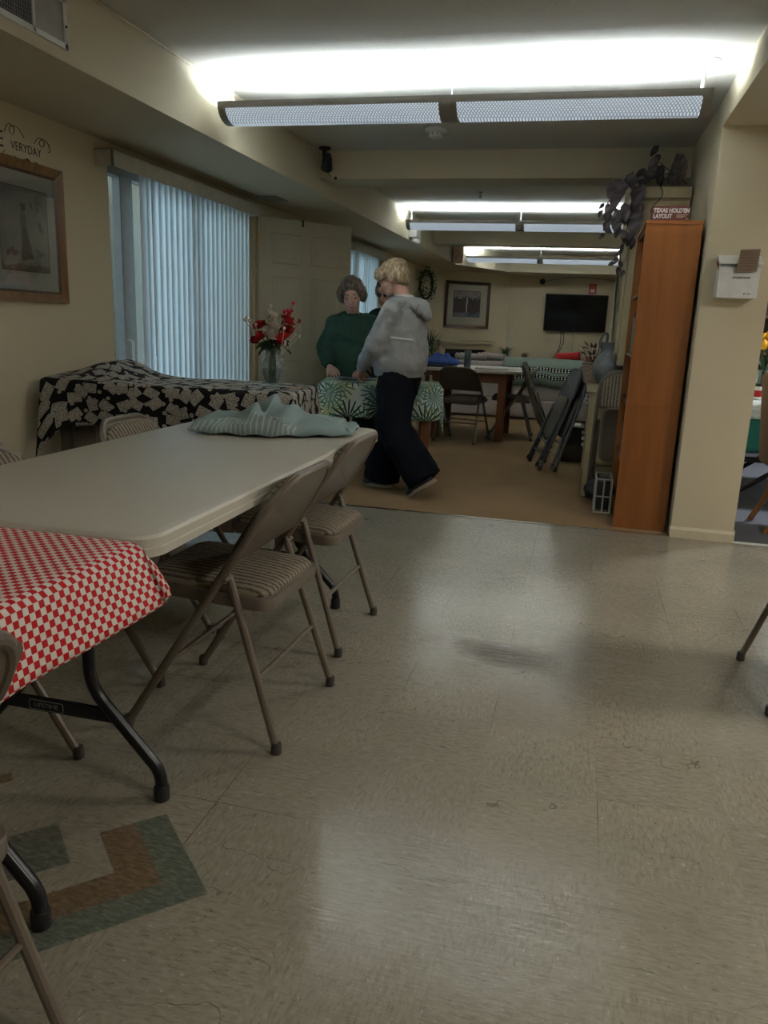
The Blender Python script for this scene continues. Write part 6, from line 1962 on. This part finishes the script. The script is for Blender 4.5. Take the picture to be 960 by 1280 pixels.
def figure(root, J, skin, topm, legm, shoem, solem, hairm, hairprims, top_rings, leg_r, sleeve_r, HD=[(.03, .020), (.012, .008)], voxel=.005, hood=False, cuffm=None, iris=(.10, .08, .06)):
    Mh = Matrix.Translation(V(J['head'])) @ Euler((J.get('roll', 0), J['pitch'], J.get('yaw', 0)), 'XYZ').to_matrix().to_4x4() @ Matrix.Scale(J.get('hs', 1.0), 4)
    b = MB()
    head_prims(b, Mh)
    nk = V(J['neck']); hd = Mh @ V((-.025, 0, -.055))
    b.cap(nk - V((0, 0, .03)), .058, nk.lerp(hd, .5), .050, ); b.cap(nk.lerp(hd, .4), .050, hd, .050)
    b.loft([(c[0], c[1], c[2], c[3] * .78, c[4] * .80) for c in top_rings])
    for sd, k in ((1, 'L'), (-1, 'R')):
        sh, el, wr, tip = (V(J[x + k]) for x in ('sh', 'el', 'wr', 'tip'))
        b.cap(sh, .052, el, .040); b.cap(el, .040, wr, .025)
        d = (tip - wr)
        Mhd = frame_from(wr, d, J['up' + k])
        hand_prims(b, Mhd, sd * -1 if J.get('flip' + k) else sd * -1, J.get('curl' + k, .4))
        hip, kn, an, toe, heel = (V(J[x + k]) for x in ('hip', 'kn', 'an', 'toe', 'heel'))
        b.cap(hip, .085, kn, .055); b.cap(kn, .055, an, .036); b.cap(an, .034, heel.lerp(toe, .30) + V((0, 0, .035)), .018); b.cap(heel.lerp(toe, .3) + V((0, 0, .032)), .018, heel.lerp(toe, .9) + V((0, 0, .028)), .014)
    body = blob('body', b, skin, root, voxel, 3)
    # eyes
    for s in (-1, 1):
        e = MB(); e.sphere((.0795, s * .031, .003), .0090, Mh, 12, 8); eo = e.build('eye', M_['eye'], root, True)
        e = MB(); e.sphere((.0862, s * .031, -.001), (.0045, .005, .005), Mh, 10, 8); e.build('iris', M_['ink'], eo, True)
    lp = MB(); lp.sphere((.0895, 0, -.0565), (.0075, .021, .0052), Mh, 14, 8); lp.sphere((.0885, 0, -.0665), (.0078, .018, .0060), Mh, 14, 8); lp.build('lips', M_['lip'], root, True)
    for s in (-1, 1):
        br = MB(); br.tube([Mh @ V(p) for p in ((.0905, s * .014, .028), (.0895, s * .030, .034), (.079, s * .048, .028))], [.0035, .0042, .0022], 8); br.build('eyebrow', hairm, root, True)
    # hair
    b = MB()
    for c, r in hairprims: b.sphere(c, r, Mh, 18, 12)
    blob('hair', b, hairm, root, .006, 3, HD)
    # top
    b = MB(); b.loft(top_rings, 28)
    for k in 'LR':
        sh, el, wr = (V(J[x + k]) for x in ('sh', 'el', 'wr'))
        b.cap(sh, sleeve_r[0], el, sleeve_r[1]); b.cap(el, sleeve_r[1], el.lerp(wr, .70), sleeve_r[2]); b.cap(el.lerp(wr, .70), sleeve_r[2], el.lerp(wr, .86), sleeve_r[2] * .80)
        b.cap(sh.lerp(V(J['neck']), .45), sleeve_r[0] * .80, sh, sleeve_r[0])
    topo = blob('sweatshirt' if hood else 'sweater', b, topm, root, .009, 6, [(.10, .030), (.045, .012)])
    if hood:      # hood lying folded on the back, open end round the neck
        nb = V(J['neck']); h = MB()
        arc, rr = [], []
        for a in range(15):
            t = -2.35 + 4.7 * a / 14; k = .5 + .5 * math.cos(t)
            arc.append((nb.x + .012 - .085 * math.cos(t) * (1.0), nb.y + .092 * math.sin(t), nb.z + .012 - .022 * k)); rr.append(.026 + .020 * k)
        h.tube(catmull(arc, 3), [rr[min(14, int(i / 3))] for i in range(len(catmull(arc, 3)))], 14)
        Mp = Matrix.Translation((nb.x - .120, nb.y, nb.z - .030)) @ Matrix.Rotation(.45, 4, 'Y')
        h.sphere((0, 0, 0), (.050, .105, .062), Mp); h.sphere((-.018, 0, -.050), (.032, .065, .050), Mp)
        hd_ = blob('hood', h, topm, topo, .007, 7, [(.06, .012)])
        b_ = MB(); b_.tube(catmull([(nb.x - .150, nb.y + .092, nb.z - .012), (nb.x - .135, nb.y + .10, nb.z - .055), (nb.x - .125, nb.y + .055, nb.z - .10)], 6), .004, 6)
        b_.build('hood_seam', M_['grey'], hd_, True)
    # ribbed cuffs and hem
    for k in 'LR':
        el, wr = V(J['el' + k]), V(J['wr' + k])
        c = MB(); pts = [el.lerp(wr, .84), el.lerp(wr, .90), el.lerp(wr, 1.0)]
        c.tube(pts, [sleeve_r[2] * .84, sleeve_r[2] * .78, sleeve_r[2] * .74], 20); c.build('cuff', cuffm or topm, topo, True, 50)
    c = MB(); r0 = top_rings[0]
    c.loft([(r0[0], r0[1], r0[2] - .035, r0[3] * .93, r0[4] * .93), (r0[0], r0[1], r0[2] - .02, r0[3] * .97, r0[4] * .97), (r0[0], r0[1], r0[2] + .03, r0[3] * 1.0, r0[4] * 1.0)], 32); c.build('hem_band', cuffm or topm, topo, True, 50)
    # trousers
    b = MB()
    for k in 'LR':
        hip, kn, an = (V(J[x + k]) for x in ('hip', 'kn', 'an'))
        b.cap(hip, leg_r[0], kn, leg_r[1])
        d = (an - kn)
        b.tube([kn, kn + d * .5, kn + d * 1.10], [leg_r[1], leg_r[2] * .97, leg_r[2]], 20)
    pel = (V(J['hipL']) + V(J['hipR'])) / 2
    b.loft([(pel.x, pel.y, pel.z - .12, leg_r[0] * .95, .16), (pel.x, pel.y, pel.z, leg_r[0] * 1.12, .185), (pel.x, pel.y, pel.z + .09, leg_r[0] * 1.06, .165), (pel.x, pel.y, pel.z + .13, leg_r[0] * .95, .15)], 26)
    blob('trousers', b, legm, root, .009, 5, [(.12, .025)])
    # shoes
    for k in 'LR':
        toe, heel, an = V(J['toe' + k]), V(J['heel' + k]), V(J['an' + k])
        d = (toe - heel); L = d.length; d.normalize()
        M = frame_from(heel, d, (0, 0, 1) if abs(d.z) < .9 else (1, 0, 0))
        b = MB(); b.cap((.02, 0, .035), .036, (L * .55, 0, .032), .040, M); b.sphere((L * .80, 0, .026), (.075, .043, .028), M); b.sphere((.03, 0, .055), (.045, .034, .035), M)
        so = blob('shoe', b, shoem, root, .007, 4)
        o = []
        for i in range(24):
            a = 2 * PI * i / 24; u = (math.cos(a) + 1) / 2
            o.append((-.022 + (L + .075) * u - .02, (.036 + .010 * math.sin(PI * min(1, u * 1.05))) * math.sin(a)))
        s_ = MB(); s_.prism(o, -.004, .018, 'z', M, .004); s_.build('sole', solem, so, True, 40)
    return body, Mh, topo

def glasses(Mh, parent, m, tint=None):
    b = MB()
    for s in (-1, 1):
        b.tube([V((.100 - .004 * abs(y) / .02, s * .032 + y, .002 + z)) for y, z in [(.024 * math.cos(a), .018 * math.sin(a)) for a in [2 * PI * k / 18 for k in range(18)]]], .0020, 6, Mh, closed=True)
        b.tube([(.097, s * .056, .006), (.07, s * .078, .008), (-.01, s * .084, .004)], .0018, 6, Mh)
    b.tube([(.101, -.009, .006), (.104, 0, .008), (.101, .009, .006)], .0018, 6, Mh)
    g = b.build('glasses', m, parent, True)
    b = MB()
    for s in (-1, 1):
        b.prism([(.022 * math.cos(a) + s * .032, .0165 * math.sin(a) + .002) for a in [2 * PI * k / 18 for k in range(18)]], .0985, .0992, 'x', Mh)
    b.build('lenses', tint or M_['pglass'], g)
    return g

# woman in the grey hoodie: mid-stride, in profile, reaching down to the palm leaf cloth
R2 = empty('person', (-1.205, 5.33, .004), math.radians(166), 'person in grey hoodie and wide black trousers standing mid-step beside the palm leaf table', 'person')
J2 = dict(head=(.088, .0, 1.452), pitch=.42, yaw=.0, neck=(-.012, 0, 1.300),
          shL=(-.005, .170, 1.235), elL=(.095, .215, 1.005), wrL=(.280, .045, .852), tipL=(.365, -.085, .752), upL=(.45, .35, .8), curlL=.75,
          shR=(.0, -.170, 1.235), elR=(.085, -.235, 1.000), wrR=(.215, -.205, .850), tipR=(.275, -.205, .775), upR=(.5, 0, .8), curlR=.5,
          hipL=(.0, .085, .800), knL=(-.020, .095, .45), anL=(-.245, .095, .155), toeL=(-.175, .095, .010), heelL=(-.325, .095, .115),
          hipR=(.01, -.085, .800), knR=(.105, -.085, .45), anR=(.155, -.085, .085), toeR=(.275, -.090, .0), heelR=(.11, -.085, .0))
rings2 = [(.012, 0, .845, .172, .200), (.005, 0, .90, .180, .212), (-.008, 0, 1.02, .165, .205), (-.012, 0, 1.13, .150, .205), (-.012, 0, 1.21, .130, .195), (-.010, 0, 1.265, .105, .165), (-.006, 0, 1.305, .072, .095), (-.004, 0, 1.325, .062, .070)]
hair2 = [((-.022, 0, .050), (.105, .088, .078)), ((-.060, 0, .006), (.066, .080, .080)), ((-.070, 0, -.045), (.045, .058, .040)), ((.060, .0, .072), (.052, .070, .040)), ((.082, .025, .052), (.030, .045, .034)), ((.080, -.028, .052), (.030, .045, .034)),
         ((.025, .066, .036), (.048, .024, .036)), ((.025, -.066, .036), (.048, .024, .036)), ((-.045, .066, -.008), (.038, .022, .045)), ((-.045, -.066, -.008), (.038, .022, .045)), ((.070, .058, .030), (.022, .018, .030))]
grey_c = cloth_mat('heather_grey_fleece', (.30, .315, .32), 300, .3)
body2, Mh2, top2 = figure(R2, J2, M_['skin'], grey_c, cloth_mat('black_trouser_cloth', (.006, .007, .011)), mat('dark_shoe', (.03, .028, .028), .6), mat('cream_sole', (.42, .36, .28), .6),
                    hair_mat('ash_blond_hair', (.33, .24, .14), (.58, .50, .38), (.13, .085, .05)), hair2, rings2, (.122, .122, .128), (.076, .068, .055), hood=True, HD=[(.05, .012), (.015, .004)])
for s in (-1, 1):
    e = MB(); e.sphere((-.004, s * .084, -.046), .0065, Mh2, 10, 8); e.tube([(-.004 + .010 * math.cos(a), s * .085, -.062 + .010 * math.sin(a)) for a in [2 * PI * k / 12 for k in range(12)]], .0018, 6, Mh2, closed=True); e.build('earring', M_['white'], R2, True)
b = MB()
b.tube(catmull([(-.150, .124, 1.058), (-.105, .163, 1.062), (-.045, .201, 1.068), (.03, .206, 1.078)], 6), .006, 6); b.build('pale_seam', M_['white'], top2, True)
b = MB(); b.tube(catmull([(-.085, .125, 1.30), (-.055, .190, 1.24), (-.005, .235, 1.19), (.05, .240, 1.165)], 6), .003, 6); b.build('shoulder_seam', mat('seam_grey', (.14, .145, .15), .9), top2, True)
b = MB(); b.loft([(-.008, 0, 1.31, .080, .085), (-.004, 0, 1.335, .068, .074), (.002, 0, 1.350, .062, .068)], 22); b.build('collar', mat('white_collar', (.56, .58, .57), .9), top2, True, 50)
glasses(Mh2, R2, M_['black'])

# woman in the green sweater, behind the table, looking down at it
R1 = empty('person', (-1.865, 6.40, .004), -PI / 2 + .10, 'person in dark green sweater with curly grey brown hair leaning over the palm leaf table', 'person')
J1 = dict(hs=1.07, head=(.120, .005, 1.370), pitch=.36, roll=.10, yaw=.12, neck=(.020, 0, 1.215),
          shR=(.0, -.150, 1.140), elR=(.040, -.225, .930), wrR=(.240, -.140, .800), tipR=(.345, -.095, .752), upR=(0, -.1, 1), curlR=.28,
          shL=(.0, .150, 1.140), elL=(.040, .225, .930), wrL=(.235, .150, .800), tipL=(.335, .110, .752), upL=(0, .1, 1), curlL=.28,
          hipR=(-.02, -.085, .76), knR=(.0, -.10, .43), anR=(-.02, -.11, .085), toeR=(.13, -.13, .0), heelR=(-.05, -.11, .0),
          hipL=(-.02, .085, .76), knL=(.0, .10, .43), anL=(-.02, .11, .085), toeL=(.13, .13, .0), heelL=(-.05, .11, .0))
rings1 = [(.0, 0, .66, .150, .195), (.0, 0, .78, .160, .205), (.005, 0, .92, .155, .205), (.005, 0, 1.04, .145, .200), (.004, 0, 1.12, .125, .190), (.006, 0, 1.175, .100, .155), (.012, 0, 1.210, .076, .095), (.018, 0, 1.226, .066, .072)]
hair1 = [((-.022, 0, .052), (.108, .092, .080)), ((-.060, 0, .005), (.066, .086, .080)), ((.034, .0, .088), (.055, .075, .034)), ((.010, .080, .020), (.050, .034, .050)), ((.010, -.080, .020), (.050, .034, .050)), ((-.035, .078, -.02), (.050, .036, .052)), ((-.035, -.078, -.02), (.050, .036, .052)), ((.040, .064, .058), (.034, .030, .034)), ((.040, -.064, .058), (.034, .030, .034)), ((-.01, .0, .105), (.07, .06, .035))]
body1, Mh1, top1 = figure(R1, J1, M_['skin_old'], cloth_mat('dark_green_knit', (.026, .060, .044)), cloth_mat('dark_navy_cloth', (.02, .022, .03)), mat('brown_shoe', (.06, .04, .03), .6), M_['rubber'],
                    hair_mat('grey_brown_hair', (.115, .085, .065), (.27, .235, .20), (.045, .032, .025), 45), hair1, rings1, (.115, .092, .088), (.080, .072, .058))
b = MB(); b.tube([(.018 + .070 * math.cos(a), .076 * math.sin(a), 1.222 + .0 - .012 * math.cos(a)) for a in [2 * PI * k / 26 for k in range(26)]], .007, 8, closed=True); b.build('collar_rib', cloth_mat('green_rib', (.018, .062, .043)), top1, True)
for s in (-1, 1):
    e = MB(); e.sphere((-.004, s * .086, -.044), .005, Mh1, 10, 8); e.build('earring', M_['chrome'], R1, True)

# third person, mostly hidden behind the woman in grey
R3 = empty('person', (-1.715, 7.02, .004), -PI / 2 - .10, 'person with dark glasses and dark top mostly hidden behind the person in grey hoodie', 'person')
J3 = dict(head=(.075, .0, 1.425), pitch=.32, yaw=-.1, neck=(.0, 0, 1.275),
          shR=(.0, -.145, 1.20), elR=(.02, -.225, .96), wrR=(.19, -.12, .90), tipR=(.29, -.06, .87), upR=(0, 0, 1), curlR=.3,
          shL=(.0, .145, 1.20), elL=(.02, .225, .96), wrL=(.19, .12, .90), tipL=(.29, .06, .87), upL=(0, 0, 1), curlL=.3,
          hipR=(-.01, -.085, .80), knR=(.01, -.09, .45), anR=(-.01, -.10, .085), toeR=(.14, -.11, .0), heelR=(-.04, -.10, .0),
          hipL=(-.01, .085, .80), knL=(.01, .09, .45), anL=(-.01, .10, .085), toeL=(.14, .11, .0), heelL=(-.04, .10, .0))
rings3 = [(r[0], r[1], r[2] + .06, r[3] * .92, r[4] * .92) for r in rings1]
hair3 = [((-.022, 0, .050), (.104, .088, .078)), ((-.060, 0, .000), (.062, .080, .080)), ((.055, .0, .074), (.052, .070, .038)), ((.020, .074, .015), (.046, .026, .052)), ((.020, -.074, .015), (.046, .026, .052))]
body3, Mh3, top3 = figure(R3, J3, M_['skin'], cloth_mat('black_green_knit', (.012, .026, .018)), cloth_mat('dark_brown_cloth', (.03, .025, .02)), mat('black_shoe', (.02, .02, .02), .6), M_['rubber'],
                    hair_mat('sandy_hair', (.30, .22, .13), (.48, .40, .28), (.12, .08, .05)), hair3, rings3, (.11, .088, .085), (.074, .066, .052))
glasses(Mh3, R3, M_['black'], mat('dark_lens', (.02, .02, .022), .15))
b = MB(); b.tube([(.012 + .088 * math.cos(a), .080 * math.sin(a), 1.262 - .05 * max(0, math.cos(a)) ** 2) for a in [2 * PI * k / 28 for k in range(28)]], .0035, 6, closed=True); b.build('necklace', M_['gold'], R3, True)
